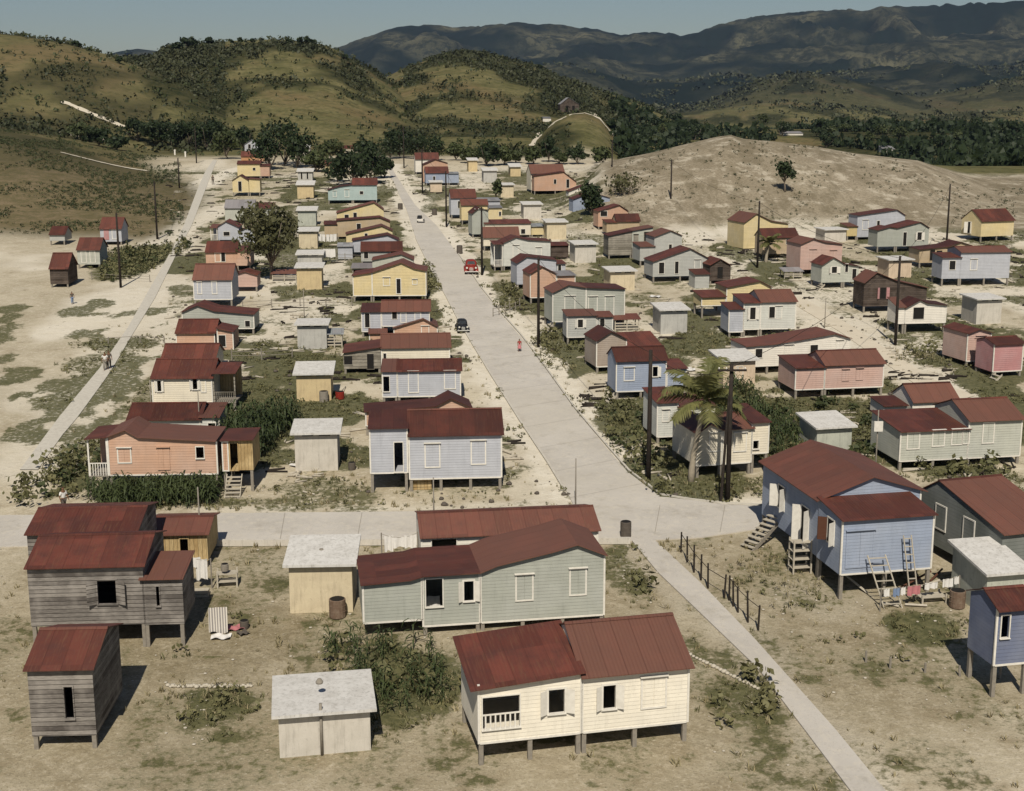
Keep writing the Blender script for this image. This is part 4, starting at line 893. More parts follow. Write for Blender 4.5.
# left of the main road
house('C2', 'blue house with broad red roof and two white-framed closed windows by the crossing', 'lav', 5, 548,
      [('S', 585, 952, 510, (337, 322), (242, 226), dict(d=4.4)), ('F', 430, 580, 487, (309, 305), (260, 254), dict(d=3.8))],
      [('c', 652, 372, 706, 458), ('c', 834, 360, 886, 446), ('x', 528, 364, 564, 480)])
house('C2', 'salmon house with peaked red roof squeezed behind the broad blue house', 'sal', 8, 330,
      [('G', [(415, 243), (690, 222), (752, 190), (832, 225)], 300, dict(d=3.6))], [])
house('C2', 'blue-grey house with dark doorway and tall closed shutters above the peaked roof', 'lav', 4, 205,
      [('S', 540, 790, 185, 82, (44, 29), dict(d=4)), ('F', 480, 540, None, 84, 66, dict(d=3.6))],
      [('x', 485, 104, 510, 164), ('c', 586, 86, 622, 165), ('c', 728, 84, 768, 150)])
house('B5', 'cream house with long red roof and wooden annex by the roadside cart', 'cream', 5, 800,
      [('S', 232, 620, 770, (666, 654), (590, 582), dict(d=4.2)), ('G', [(20, 692), (228, 662)], 785, dict(d=4, c='oldw'))],
      [('x', 245, 697, 262, 765), ('x', 152, 700, 192, 785, dict(f='oldw')), ('x', 22, 712, 70, 760, dict(f='oldw'))])
house('B5', 'small salmon gabled house with white shutters and red front lean-to', 'sal', 6, 605,
      [('G', [(303, 553), (470, 502), (551, 545)], 592, dict(d=3.4)), ('F', 165, 263, 640, 584, 545, dict(d=2.4, v=-1.))], [('c', 462, 545, 500, 585)])
house('B5', 'white-blue house with dark openings under a dark red roof', 'lav', 4, 592,
      [('S', 234, 506, 545, 457, 398, dict(d=4)), ('F', 120, 232, 575, 462, 440, dict(d=3.6))],
      [('x', 140, 470, 168, 550), ('x', 294, 458, 322, 502), ('c', 345, 470, 372, 520), ('c', 425, 470, 455, 520)])
house('B5', 'bright yellow house with wavy red roof edge and dark door', 'yel', 2, 398,
      [('G', [(180, 240), (345, 184), (420, 218), (486, 230)], 372, dict(d=4)), ('G', [(72, 257), (180, 240)], None, dict(d=4))],
      [('c', 246, 270, 280, 312), ('c', 411, 281, 434, 305), ('d', 319, 276, 343, 358)])
house('B5', 'pale grey gabled house just behind the bright yellow house', 'pgr', 4, 235, [('G', [(182, 170), (345, 136), (415, 166)], 222, dict(d=3.4)), ('F', 66, 182, None, 215, 190, dict(d=3, roof='zinc'))], [])
house('B5', 'grey house with dark windows under a long dark red roof', 'gry', 5, 190, [('S', 118, 348, 178, 116, 66, dict(d=3.6))], [('x', 135, 125, 160, 160), ('x', 285, 122, 320, 140)])
house('A2', 'grey house with thin peaked roof edge and white left annex', 'lav', 6, 595,
      [('G', [(780, 515), (960, 485), (1018, 512)], 575, dict(d=3)), ('F', 705, 780, 622, 545, 538, dict(d=2.6, v=-1.2, roof='zinc'))], [('x', 735, 572, 755, 590)])
house('A2', 'pale yellow house with peaked edge in the middle of the stacked row', 'yel', 7, 545, [('G', [(748, 482), (930, 439), (985, 464)], 530, dict(d=3))], [('x', 843, 478, 858, 492)])
house('A2', 'tan house with long red roof edge and one dark window in the stacked row', 'tan', 7, 505, [('G', [(700, 412), (920, 396), (972, 418)], 496, dict(d=3)), ('F', 636, 700, None, 432, 424, dict(d=3))], [('x', 802, 428, 824, 458)])
house('A2', 'yellow house with salmon-edged roof at the back of the stacked row', 'yel', 7, 418, [('G', [(700, 373), (890, 320), (940, 356)], 408, dict(d=3.6, roof='rust'))], [('x', 740, 382, 762, 408), ('x', 785, 372, 803, 396)])
house('A2', 'pale teal house with red roof next to the round treetop', 'teal', 6, 322,
      [('S', 780, 905, 308, 228, 195, dict(d=4)), ('G', [(655, 256), (715, 238), (780, 230)], None, dict(d=3.6))], [('x', 818, 262, 836, 278), ('c', 742, 255, 762, 290), ('c', 682, 262, 698, 290)])
shed('A2', 'tiny white shed in front of the dark far trees', 'wht', 5, 505, 562, 80, 38, 27)
house('A2', 'cream house with thin red roof half hidden behind the far treetop', 'cream', 6, 72, [('S', 724, 832, 64, 42, 28, dict(d=4))], [])
house('A2', 'yellow house peeping out under the far dark tree', 'yel', 6, 172, [('S', 640, 706, 165, 128, 104, dict(d=4))], [])
shed('A2', 'pale blue shed with dark openings left of the round treetop', 'gry', 5, 500, 575, 212, 162, 148, feats=[('x', 515, 165, 525, 200), ('x', 545, 165, 555, 200)])
shed('A2', 'yellow shed with cream roof edge facing the pale teal house', 'yel', 5, 497, 580, 300, 230, 212)
shed('A2', 'grey-green shed with wide white slab roof in the middle row', 'grn', 5, 500, 592, 440, 362, 344)
shed('A2', 'cream shed with pale roof below the grey-green shed', 'cream', 5, 505, 600, 556, 468, 450)
shed('B4', 'grey shed with flat white roof half hidden by the tan shed', 'gry', 5, 437, 575, 150, 84, 62)
shed('B4', 'tan-yellow shed with flat roof at the pale bare yard', 'yel', 5, 432, 573, 280, 158, 134)
shed('B4', 'grey shed with nearly flat sandy roof in the middle of the bare yard', 'gry', 4, 435, 600, 617, 482, 462)
shed('C2', 'yellow shed with white sheet roof and a drum at its corner', 'yel', 5, 142, 278, 202, 96, (58, 46))
shed('C2', 'pale pinkish shed with white sheet roof beside the tall corn', 'wht', 5, 135, 303, 478, (336, 322), (290, 268))
e_s, fr_s, fl_s = house('C1', 'long salmon house with red roof, white porch and yellow plank room behind the corn', 'sal', 3, 470,
      [('G', [(200, 243), (278, 213), (334, 244), (668, 260)], 408, dict(d=3.6, el=0, er=0)), ('G', [(112, 252), (200, 243)], None, dict(d=3.2, open=1)), ('G', [(690, 258), (820, 254)], 386, dict(d=3., c='plank'))],
      [('c', 248, 294, 302, 350), ('x', 580, 286, 615, 334), ('c', 418, 292, 466, 378, dict(f='sal')), ('x', 724, 270, 762, 384, dict(f='plank')), ('c', 694, 266, 718, 384), ('steps', 744, 386, )])
house('C1', 'pale blue house with long dark roof just behind the long salmon house', 'pale', 3, 245,
      [('S', 287, 597, 232, 168, 100, dict(d=4)), ('F', 597, 678, 222, 158, 128, dict(d=3.4))], [('x', 632, 184, 664, 212)])
house('B3', 'cream house with two open shuttered windows and slatted wooden porch', 'cream', 2, 740,
      [('S', 452, 750, 706, 580, 490, dict(d=4.4)), ('F', 752, 864, None, 560, 548, dict(d=3, c='plank', open=1, pc='oldw'))],
      [('o', 480, 596, 502, 650), ('o', 655, 586, 680, 640), ('c', 698, 590, 720, 650)])
house('B3', 'house showing only its long dark red roof behind the cream shuttered house', 'cream', 2, 560, [('S', 502, 764, 540, 487, 415, dict(d=4))], [])
house('B3', 'salmon house with boxy red roof and dark doorway annex', 'sal', 3, 440,
      [('S', 572, 764, 418, 358, 294, dict(d=4)), ('G', [(775, 338), (855, 354)], 448, dict(d=3.2))], [('x', 784, 372, 820, 428)])
house('B3', 'pale green house with curved red roof edge above the boxy red roof', 'ggr', 3, 365,
      [('G', [(602, 257), (680, 224), (762, 252), (958, 268)], 342, dict(d=3.6))], [('x', 915, 300, 940, 330)])
house('B3', 'blue-grey house with patched red roof and bare tin corner', 'lav', 3, 232,
      [('S', 657, 848, 197, 93, 20, dict(d=4.4))], [('c', 680, 110, 700, 165), ('c', 752, 108, 775, 165)], roof='rust')
house('P', 'small pink shack behind the patched red roof, left of the big leafy tree', 'pnk', 4, 291, [('G', [(232.5, 275), (245, 271.5), (257, 275)], 287, dict(d=3))], [])
house('A2', 'salmon house with dark roof and dark window left of the leafy tree', 'sal', 4, 665, [('S', 28, 185, 645, 571, 519, dict(d=4)), ('F', 185, 258, None, 568, 555, dict(d=3.4))], [('c', 78, 580, 104, 622), ('x', 108, 572, 130, 622)])
house('A2', 'powder blue gabled house with white porch beside the leafy tree', 'lav', 5, 525,
      [('G', [(90, 442), (132, 416), (198, 446)], 512, dict(d=4)), ('G', [(200, 466), (245, 446), (355, 490)], 545, dict(d=3.4, v=-.6)), ('F', 52, 88, None, 450, 440, dict(d=3, open=1))], [('x', 120, 470, 152, 490)])
house('A2', 'grey-green house with grey tin roof above the powder blue house', 'pgr', 5, 425, [('S', 126, 275, 412, 346, 306, dict(d=4, roof='zinc')), ('F', 275, 375, None, 350, 322, dict(d=3.6, roof='rust'))], [])
house('A2', 'pale yellow gabled cottage with tall dark door near the footpath', 'yel', 6, 285, [('G', [(165, 206), (205, 180), (248, 206)], 268, dict(d=3.6)), ('G', [(250, 198), (306, 202)], None, dict(d=3.4))], [('x', 195, 212, 214, 262)])
house('A2', 'yellow house with salmon side room behind the pale yellow cottage', 'yel', 6, 196, [('S', 190, 308, 186, 122, 106, dict(d=3.6)), ('F', 308, 355, None, 132, 124, dict(d=3, c='sal'))], [('x', 270, 142, 284, 156)])
house('A2', 'orange-red house below the pale blue gable at the head of the footpath', 'org', 6, 118, [('S', 210, 330, 110, 82, 58, dict(d=3.6, roof='rust'))], [])
house('A2', 'pale blue gabled house highest at the head of the footpath', 'lav', 8, 62, [('G', [(228, 22), (262, 0), (320, 26)], 56, dict(d=4, roof='zinc'))], [('x', 246, 22, 260, 44)])
# beyond the footpath, far left
house('A1', 'white and blue striped house with red roof alone beyond the footpath', 'lav', 2, 590, [('S', 225, 345, 575, 497, 432, dict(d=3.6))], [('c', 250, 510, 275, 560, dict(c='rose', f='rose')), ('c', 295, 508, 320, 558)])
house('A1', 'pale green house with red roof in front of the striped house', 'pgr', 2, 722, [('S', 95, 222, 704, 616, 552, dict(d=3.6))], [('c', 120, 630, 150, 690), ('c', 170, 628, 200, 690)])
house('A1', 'dark plank house with red roof at the far left edge', 'dkw', 3, 830, [('S', -60, 42, 815, 722, 624, dict(d=4))], [])
house('A1', 'low house with pale roof edge at the left picture edge', 'gry', 3, 590, [('S', -60, 25, 570, 532, 488, dict(d=3.6))], [])
# the wooden building on the knoll and roofs in the valley
def on_land(x, y): return hit(x, y)
gk = on_land(570, 112.5) or (14, 430, 25)
house('T3', 'tall dark plank barn with gable on top of the grassy knoll', 'dkw', 10, 336, [('G', [(237, 292), (270, 266), (311, 292)], 334, dict(d=7, roof='zinc'))], [('x', 258, 298, 268, 322, dict(f='dkw')), ('x', 284, 298, 294, 322, dict(f='dkw'))],
      name='barn', cat='barn', group='buildings on the hills', ground=gk)
for lab, x0, x1, yb, ye, yt, c in (('long white farm roof low in the far valley trees', 783, 803, 135.5, 133.2, 131.4, 'wht'), ('tiny white hut by itself in the far valley trees', 825, 832, 129, 126.8, 126, 'wht'),
                                   ('white domed hut on the crest behind the bare mound', 883, 895, 154, 149, 146, 'wht'), ('small white hut on the slope left of the knoll barn', 543, 551, 122, 118, 117, 'wht')):
    gk = on_land((x0 + x1) / 2, yb)
    if gk: house('P', lab, c, 6, yb + .3, [('F', x0, x1, yb, ye, yt, dict(d=5))], [], name='hut', cat='hut', group='buildings on the hills', ground=gk, roof='zinc')
# ------------------------------------------------------------------ plants
def clump_arrays(n, rx, ry, rz, size, zc, rs, shell=.55, flatten=.0):
    """n leaf-sized quads in an uneven ellipsoid"""
    d = rs.normal(size=(n, 3)); d /= np.linalg.norm(d, axis=1)[:, None]
    r = shell + (1 - shell) * rs.random(n) ** .6
    lump = 1 + .28 * np.sin(d[:, 0] * 4 + rs.random() * 6) * np.cos(d[:, 1] * 5 + rs.random() * 6) + .15 * np.sin(d[:, 2] * 7)
    c = d * (r * lump)[:, None] * np.array([rx, ry, rz]) + np.array([0, 0, zc])
    nrm = d + rs.normal(size=(n, 3)) * .7; nrm /= np.linalg.norm(nrm, axis=1)[:, None]
    a = np.cross(nrm, rs.normal(size=(n, 3))); a /= np.linalg.norm(a, axis=1)[:, None]; b = np.cross(nrm, a)
    s_ = size * (.6 + .8 * rs.random(n))[:, None]
    a = a * s_; b = b * s_ * (.5 + .4 * rs.random(n))[:, None]
    v = np.stack([c - a - b * .3, c - b, c + a + b * .2, c + b], 1).reshape(-1, 3)
    return v, np.arange(n * 4).reshape(-1, 4)
def merge(parts):
    vs, fs, n = [], [], 0
    for v_, f_ in parts: vs.append(v_); fs.append(f_ + n); n += len(v_)
    return np.concatenate(vs), np.concatenate(fs)
def make_tree_mesh(seed, h, wd, leaf, n, mat, bare=.35, blobs=7):
    """trunk mesh and crown mesh, unit origin at the foot"""
    rs = np.random.default_rng(seed); r_ = random.Random(seed)
    tr = MB(); top = h * bare; lean = r_.uniform(-.08, .08) * h
    tr.tube([(0, 0, -.4), (lean * .3, 0, top * .5), (lean, .1, top), (lean * 1.2, .1, h * .62)], [h * .032, h * .026, h * .02, h * .008], 7)
    parts = []
    for i in range(blobs):
        an = i * 2.4 + r_.random(); rr = wd * .5 * (.25 + .55 * r_.random()); zc = top + (h - top) * (.28 + .5 * r_.random())
        cx, cy = lean + rr * math.cos(an), rr * math.sin(an)
        tr.tube([(lean, .05, top * .85), (lean + (cx - lean) * .6, cy * .6, top + (zc - top) * .5), (cx, cy, zc)], [h * .014, h * .009, h * .004], 5)
        v_, f_ = clump_arrays(n // blobs, wd * .27, wd * .27, (h - top) * .22, leaf, 0, rs, .35); v_ = v_ + np.array([cx, cy, zc]); parts.append((v_, f_))
    v_, f_ = clump_arrays(n // 4, wd * .34, wd * .34, (h - top) * .34, leaf, top + (h - top) * .58, rs, .5); v_ = v_ + np.array([lean, 0, 0]); parts.append((v_, f_))
    V_, F_ = merge(parts)
    return tr.mesh('trunk', MAT['bark'], True), np_mesh('crown', V_, F_, MAT[mat])
TREE_LIB = {}
def tree(name, label, px, py, hpx, wpx, mat='leaf_dark', seed=1, n=700, leaf=.3, bare=.3, cat='tree', group=None, at=None, blobs=7):
    p = at or on_ground(px, py); sc = FP * cp / p[1]
    h, wd = hpx / sc * 1.04, wpx / sc
    key = (seed, mat, n, round(wd / h, 1), bare, blobs)
    if key not in TREE_LIB: TREE_LIB[key] = make_tree_mesh(seed, 6., 6. * wd / h, leaf * 6 / h, n, mat, bare, blobs)
    tm, cm = TREE_LIB[key]; e = empty(name, p); tag(e, label, cat, group)
    a = link('trunk', tm, e); b = link('crown', cm, e)
    for q in (a, b): q.scale = (h / 6.,) * 3; q.rotation_euler[2] = random.random() * 6
    return e
tree('tree', 'big leafy tree beside the powder blue house, tallest tree among the houses', 272, 279, 76, 58, 'leaf_olive', 3, 1900, .26, .22, blobs=13)
tree('tree', 'compact dark green tree in front of the blue-grey house below the mound', 592, 221, 38, 22, 'leaf_dark', 4, 1100, .26, .1)
tree('tree', 'thin flowering tree with sparse pale crown at the foot of the mound', 626, 212, 40, 38, 'leaf_olive', 6, 420, .24, .25)
tree('tree', 'lone small dark tree growing on the bare mound', 785, 194, 34, 18, 'leaf_dark', 7, 420, .26, .3, at=hit(785, 192) or None)
tree('tree', 'young tree between the ruinous shed and the white streaked shed', 497, 200, 20, 12, 'leaf_mid', 8, 300, .28, .2)
tree('tree', 'leafless-looking sapling beside the tan house under the mound', 642, 216, 16, 14, 'leaf_olive', 9, 90, .2, .3)
tree('tree', 'bushy tree over the yard behind the salmon house with dark doorway', 262, 240, 22, 26, 'leaf_mid', 8, 500, .3, .15)
FT = 'trees along the foot of the hills'
row = [(283,166,46,40,'d'),(268,170,36,26,'d'),(300,168,34,30,'d'),(315,172,22,22,'m'),(352,186,34,34,'d'),(372,184,36,28,'d'),(338,182,24,22,'d'),(384,178,24,18,'d'),(228,158,28,22,'m'),(243,150,22,20,'d'),
       (205,150,26,26,'d'),(190,147,30,28,'d'),(172,148,26,28,'d'),(155,146,24,26,'d'),(138,142,22,26,'d'),(216,146,30,18,'d'),(488,166,24,16,'d'),(504,165,18,14,'m'),(547,162,24,14,'d'),(560,164,14,14,'m'),(533,164,16,12,'m'),
       (470,163,14,18,'m'),(438,160,22,20,'d'),(420,158,26,24,'d'),(400,156,26,26,'d'),(455,160,16,16,'m'),(390,158,20,20,'d'),(118,150,16,20,'d'),(98,146,18,22,'d'),(80,140,16,22,'m'),(330,160,18,24,'m'),(365,158,20,22,'d'),(602,164,16,14,'m'),(578,164,18,16,'d'),(515,163,12,14,'m')]
kinds = {'d': ('leaf_dark', 'dense dark tree'), 'm': ('leaf_mid', 'loose mid-green tree')}
for i, (x, y, h_, w_, k) in enumerate(row):
    yy = min(y, 162 if x < 250 else 166); far_ = y < 160
    p = on_ground(x, y) if y >= 152 else (hit(x, y) or on_ground(x, 153))
    tree('tree', f'{kinds[k][1]} in the row where village and hills meet', x, y, h_, w_ * 1.15, kinds[k][0], 20 + i % 4, 760, .40, .05, group=FT, at=p)
# skyline trees and trees of the slopes
SK = 'single trees on the hill tops'
for i, (x, y, h_) in enumerate([(178,50,9),(186,48,11),(192,46,10),(209,44,8),(232,43,5),(240,42,6),(252,42,5),(262,42,5),(274,42,4),(290,42,5),(300,43,7),(307,43,8),(314,44,6),(128,58,8),(76,46,7),(345,58,5),(500,58,4),(540,68,5),(120,62,7),(60,44,4),(655,123,8),(665,128,9),(680,128,10)]):
    p = hit(x, y + 2)
    if p: tree('tree', 'small dark tree standing out on a hill top', x, y, h_, h_ * 1.0, 'leaf_dark', 30 + i % 3, 120, .9, .15, group=SK, at=p)
VL = 'trees of the valley behind the mound'
rt = random.Random(5)
for i in range(70):
    x = rt.uniform(655, 1022); y = rt.uniform(112, 150) if x < 900 else rt.uniform(118, 172); p = hit(x, y)
    if not p or p[1] < 300 or p[1] > 1250: continue
    tree('tree', 'dark tree rising above the valley wood behind the mound', x, y, rt.uniform(10, 22) * 480 / max(480, p[1]), rt.uniform(12, 22) * 480 / max(480, p[1]), 'leaf_dark' if rt.random() < .7 else 'leaf_mid', 20 + i % 4, 420, .42, .12, group=VL, at=p)

def scatter_blobs(name, pts, sizes, nq, mat, kind='stuff', squash=.75, leafk=.42, variants=5, seed=3):
    rs = np.random.default_rng(seed); lib = [clump_arrays(nq, 1, 1, squash, leafk, squash * .8, rs, .6) for _ in range(variants)]
    parts = []
    for i, (p, s_) in enumerate(zip(pts, sizes)):
        v_, f_ = lib[i % variants]; a = rs.random() * 6.28; ca, sa = math.cos(a), math.sin(a)
        q = v_ * s_ * (1, 1, .8 + .5 * rs.random()); parts.append((np.stack([q[:, 0]*ca - q[:, 1]*sa, q[:, 0]*sa + q[:, 1]*ca, q[:, 2]], -1) + np.array(p), f_))
    V_, F_ = merge(parts); o = link(name, np_mesh(name, V_, F_, MAT[mat])); tag(o, kind=kind); return o
rs = np.random.default_rng(11)
def hill_pts(n, t0, t1, y0, y1, thr, seed, power=1.):
    th_ = rs.uniform(t0, t1, n); Y = y0 + (y1 - y0) * rs.random(n) ** power; X = th_ * Y
    d_ = fbm(X / 38, Y / 70, 21, 4) + .10 * sstep(-.12, -.22, th_) + .08 * ((np.abs(th_ + .045) < .09) & (Y > 560)) - .16 * ((Y < 470) & (th_ > -.2)) - .20 * ((th_ < -.09) & (th_ > -.22) & (Y > 540)) + .06 * (th_ < -.22) + .05 * rs.normal(size=n)
    fine = vnoise(X / 9, Y / 9, seed)
    k = (d_ + .2 * (fine - .5) > thr); kn = (np.abs(th_ - .033) < .05) & (Y < 480) & (rs.random(n) < .5); k &= ~kn; X, Y = X[k], Y[k]
    return np.stack([X, Y, land(X, Y)], -1)
P = hill_pts(30000, -.42, .10, 352, 860, .60, 4, .8); print('scrub', len(P))
# keep off the mound and the village
o = scatter_blobs('hill_scrub', P, .6 + 1.1 * rs.random(len(P)) ** 2 + (P[:, 1] > 560) * .3, 7, 'scrub'); tag(o, 'dark scrub and bushes scattered over the hill slopes', 'scrub')
P2 = hill_pts(1700, -.42, .10, 350, 860, -1, 4, .8)
o = scatter_blobs('hill_bushes', P2, .6 + .8 * rs.random(len(P2)), 8, 'weed_dk'); tag(o, 'small low bushes dotted over the grassy slopes', 'bushes')
th_ = rs.uniform(.06, .46, 13000); Y = 296 + 900 * rs.random(13000) ** 1.15; X = th_ * Y
keep = (Y > 335 + 30 * vnoise(X / 20, Y / 20, 3) - 60 * (th_ > .2)) & (fbm(X / 60, Y / 90, 55, 4) > .47); X, Y = X[keep], Y[keep]
P = np.stack([X, Y, land(X, Y)], -1); print('wood', len(P))
o = scatter_blobs('valley_wood', P, 1.2 + 2.0 * rs.random(len(P)) ** 1.8, 12, 'leaf_dark', squash=.9, leafk=.5); tag(o, 'dark wood filling the valley behind the bare mound', 'wood')
# far slopes: bushy cover
th_ = rs.uniform(-.3, .46, 16000); Y = 1300 + 1900 * rs.random(16000); X = th_ * Y; k = fbm(X / 160, Y / 200, 9, 4) + .1 * rs.normal(size=16000) > .55; X, Y = X[k], Y[k]
P = np.stack([X, Y, land(X, Y)], -1); o = scatter_blobs('mountain_wood', P, (2.2 + 3.5 * rs.random(len(P))) * (Y / 2200), 6, 'scrub', squash=.7, leafk=.55); tag(o, 'dark woods on the far slopes', 'wood')

# palms
def frond(mb, base, ang, el, L_, droop, rs, w=.42):
    n = 9; pts = []; d = Vector((math.cos(ang) * math.cos(el), math.sin(ang) * math.cos(el), math.sin(el))); p = Vector(base); st = L_ / n
    for i in range(n + 1): pts.append(p.copy()); p = p + d * st; d = (d + Vector((0, 0, -droop * (i + 1) / n))).normalized()
    mb.tube(pts, [.035 * (1 - i / (n + 1.5)) for i in range(n + 1)], 4)
    for i in range(1, n):
        t_ = (pts[i+1] - pts[i-1]).normalized(); sd = t_.cross(Vector((0, 0, 1))).normalized(); ll = w * L_ * (.55 * math.sin(math.pi * (i + .6) / (n + 1)) + .12)
        for q in range(5):
            b0 = pts[i].lerp(pts[i+1], q / 5.)
            for s_ in (-1, 1):
                tip = b0 + sd * s_ * ll + t_ * ll * .55 + Vector((0, 0, -ll * rs.uniform(.25, .7))); m_ = b0.lerp(tip, .45) + Vector((0, 0, .06)); wv = t_ * .045
                mb.quad(b0 - wv, b0 + wv, m_ + wv, m_ - wv); mb.quad(m_ - wv, m_ + wv, tip + wv * .2, tip - wv * .2)
def palm(label, px, py, hx, hy, L_, nf=17, seed=2, group=None):
    p = Vector(on_ground(px, py)); rs_ = random.Random(seed); zt = z_for(p.y, hy) - p.z; dx = (hx - px) / (FP * cp / p.y)
    e = empty('palm_tree', p); tag(e, label, 'palm tree', group)
    tb = MB(); tb.tube([(dx * t_ ** 1.5, .3 * math.sin(t_ * 2), zt * t_ - .3 * (t_ == 0)) for t_ in [i / 9 for i in range(10)]], [.22 - .10 * i / 9 + (.02 if i % 2 else 0) for i in range(10)], 9); tb.build('trunk', MAT['palmbark'], e, smooth=True)
    for i in range(nf):
        mb = MB(); frond(mb, (dx, .25, zt), i * 2.399 + rs_.random() * .4, R(rs_.uniform(0, 82)), L_ * rs_.uniform(.8, 1.1), rs_.uniform(.18, .36), rs_); mb.build('frond', MAT['leaf_palm'], e)
    nb = MB()
    for i in range(7):
        a = i * .9; nb.lathe([(.01, -.12), (.09, -.07), (.12, 0), (.09, .08), (.01, .12)], 8, (dx + .2 * math.cos(a), .25 + .2 * math.sin(a), zt - .18))
    nb.build('coconuts', MAT['leaf_mid'], e, smooth=True)
palm('tall coconut palm in front of the cream house near the road bend', 691, 481, 705, 401, 3.1, 18, 2)
palm('small palm with dark fan crown at the corner of the brownish house', 766, 262, 769, 243, 1.9, 13, 5)

# corn, weeds, grass tufts
def corn_mesh(seed, h=1.9):
    r_ = random.Random(seed); mb = MB(); mb.tube([(0, 0, 0), (.03, .02, h * .6), (.0, .05, h)], [.022, .017, .008], 4, False)
    for i in range(10):
        z = h * (.15 + .075 * i); a = i * 2.6 + r_.random(); L_ = r_.uniform(.5, .85); p0 = Vector((0, 0, z)); dr = Vector((math.cos(a), math.sin(a), 0)); sd = Vector((-dr.y, dr.x, 0)) * .055
        p1 = p0 + dr * L_ * .4 + Vector((0, 0, L_ * .45)); p2 = p0 + dr * L_ * .85 + Vector((0, 0, L_ * .3)); p3 = p0 + dr * L_ * 1.1 + Vector((0, 0, -L_ * .25))
        mb.quad(p0 - sd * .5, p0 + sd * .5, p1 + sd, p1 - sd); mb.quad(p1 - sd, p1 + sd, p2 + sd * .9, p2 - sd * .9); mb.quad(p2 - sd * .9, p2 + sd * .9, p3 + sd * .1, p3 - sd * .1)
    return np.array(mb.v), [f for f in mb.f]
def weed_mesh(seed, n=12, up=.8, sz=.17):
    rs_ = np.random.default_rng(seed); v_, f_ = clump_arrays(n, .5, .5, .42 * up, sz, .30 * up, rs_, .35); return v_, f_
def tuft_mesh(seed, n=9):
    r_ = random.Random(seed); mb = MB()
    for i in range(n):
        a = r_.random() * 6.28; b = r_.random() * 6.28; x, y = .22 * math.cos(b) * r_.random(), .22 * math.sin(b) * r_.random(); L_ = r_.uniform(.3, .6); o_ = r_.uniform(.08, .3); w_ = .035
        c, s_ = math.cos(a), math.sin(a); mb.quad((x - s_*w_, y + c*w_, -.02), (x + s_*w_, y - c*w_, -.02), (x + c*o_*.5 + s_*w_*.7, y + s_*o_*.5 - c*w_*.7, L_ * .65), (x + c*o_, y + s_*o_, L_))
    return np.array(mb.v), np.array(mb.f)
def stone_mesh(seed):
    bm_ = MB(); r_ = random.Random(seed); bm_.lathe([(.02, -.05), (.5, .0), (.55, .2), (.35, .42), (.03, .5)], 6); v_ = np.array(bm_.v); v_ *= 1 + .3 * (np.random.default_rng(seed).random(v_.shape) - .5); return v_, np.array([f for f in bm_.f if len(f) == 4])
def in_ellipse(P_, dens, seed):
    """even sampling of a patch of ground; dens = plants per square metre"""
    r_ = np.random.default_rng(seed); out = []
    for cx, cy, rx, ry, s_ in patch_world(P_):
        n = int(math.pi * rx * ry * dens * s_); a = r_.random(n) * 6.283; q = np.sqrt(r_.random(n)) * (1 + .25 * np.sin(a * 3 + cx))
        out.append(np.stack([cx + rx * q * np.cos(a), cy + ry * q * np.sin(a)], -1))
    return np.concatenate(out)
FOOT = []
for lab, dist, wd, fl, ext, fr in PLACED:
    for (ul, ur, v0, v1, zf) in ext: FOOT.append((fr.O[0], fr.O[1], fr.eu, fr.ev, ul - .1, ur + .1, v0 - .1, v1 + .1))
RP = [on_ground(*p)[:2] for p in roadL + roadR[::-1]]
SIDE = [on_ground(*p)[:2] for p in [(631,540),(680,594),(758,669),(805,731),(880,830),(920,830),(836,731),(755,640),(700,583),(654,540)]]
CROSS = [on_ground(*p)[:2] for p in [(-40,514),(420,511),(577,507),(660,495),(724,503),(803,501),(812,521),(774,529),(700,540),(577,543),(420,544),(-40,549)]]
FPATH = [on_ground(*p)[:2] for p in [(213,160),(198,188),(184,225),(170,253),(149,290),(127,329),(100,368),(60,416),(20,470),(38,470),(78,417),(111,371),(131,337),(155,298),(177,253),(192,225),(206,188),(217,160)]]
def inside(P_, poly):
    x, y = P_[:, 0], P_[:, 1]; c = np.zeros(len(P_), bool); j = len(poly) - 1
    for i in range(len(poly)):
        xi, yi = poly[i]; xj, yj = poly[j]
        c ^= ((yi > y) != (yj > y)) & (x < (xj - xi) * (y - yi) / (yj - yi + 1e-12) + xi); j = i
    return c
def clear_of(P_, houses=True):
    k = ~(inside(P_, RP) | inside(P_, SIDE) | inside(P_, CROSS) | inside(P_, FPATH))
    if houses:
        for ox, oy, eu, ev, a, b, c, d_ in FOOT:
            q = P_ - np.array([ox, oy]); u = q @ eu; w_ = q @ ev; k &= ~((u > a) & (u < b) & (w_ > c) & (w_ < d_))
    return P_[k]
def scatter(name, label, cat, P_, lib, mat, smin, smax, seed=1, zs=1.):
    r_ = np.random.default_rng(seed); Z = land(P_[:, 0], P_[:, 1]); parts = []
    for i, (x, y) in enumerate(P_):
        v_, f_ = lib[i % len(lib)]; a = r_.random() * 6.28; s_ = smin + (smax - smin) * r_.random() ** 1.5; ca, sa = math.cos(a), math.sin(a)
        q = v_ * s_; parts.append((np.stack([q[:, 0]*ca - q[:, 1]*sa + x, q[:, 0]*sa + q[:, 1]*ca + y, q[:, 2] * zs + Z[i]], -1), np.asarray(f_)))
    V_, F_ = merge(parts); o = link(name, np_mesh(name, V_, F_, MAT[mat])); tag(o, label, cat, kind='stuff'); print(name, len(P_)); return o
def corn(name, label, patches, dens, seed, hmin=.7, hmax=1.1):
    P_ = clear_of(in_ellipse(patches, dens, seed)); 
    lib = []
    for s_ in range(5):
        v_, f_ = corn_mesh(seed * 10 + s_); k = [q for q in f_ if len(q) == 4]; lib.append((v_, np.array(k)))
    return scatter(name, label, 'corn', P_, lib, 'corn', hmin, hmax, seed)
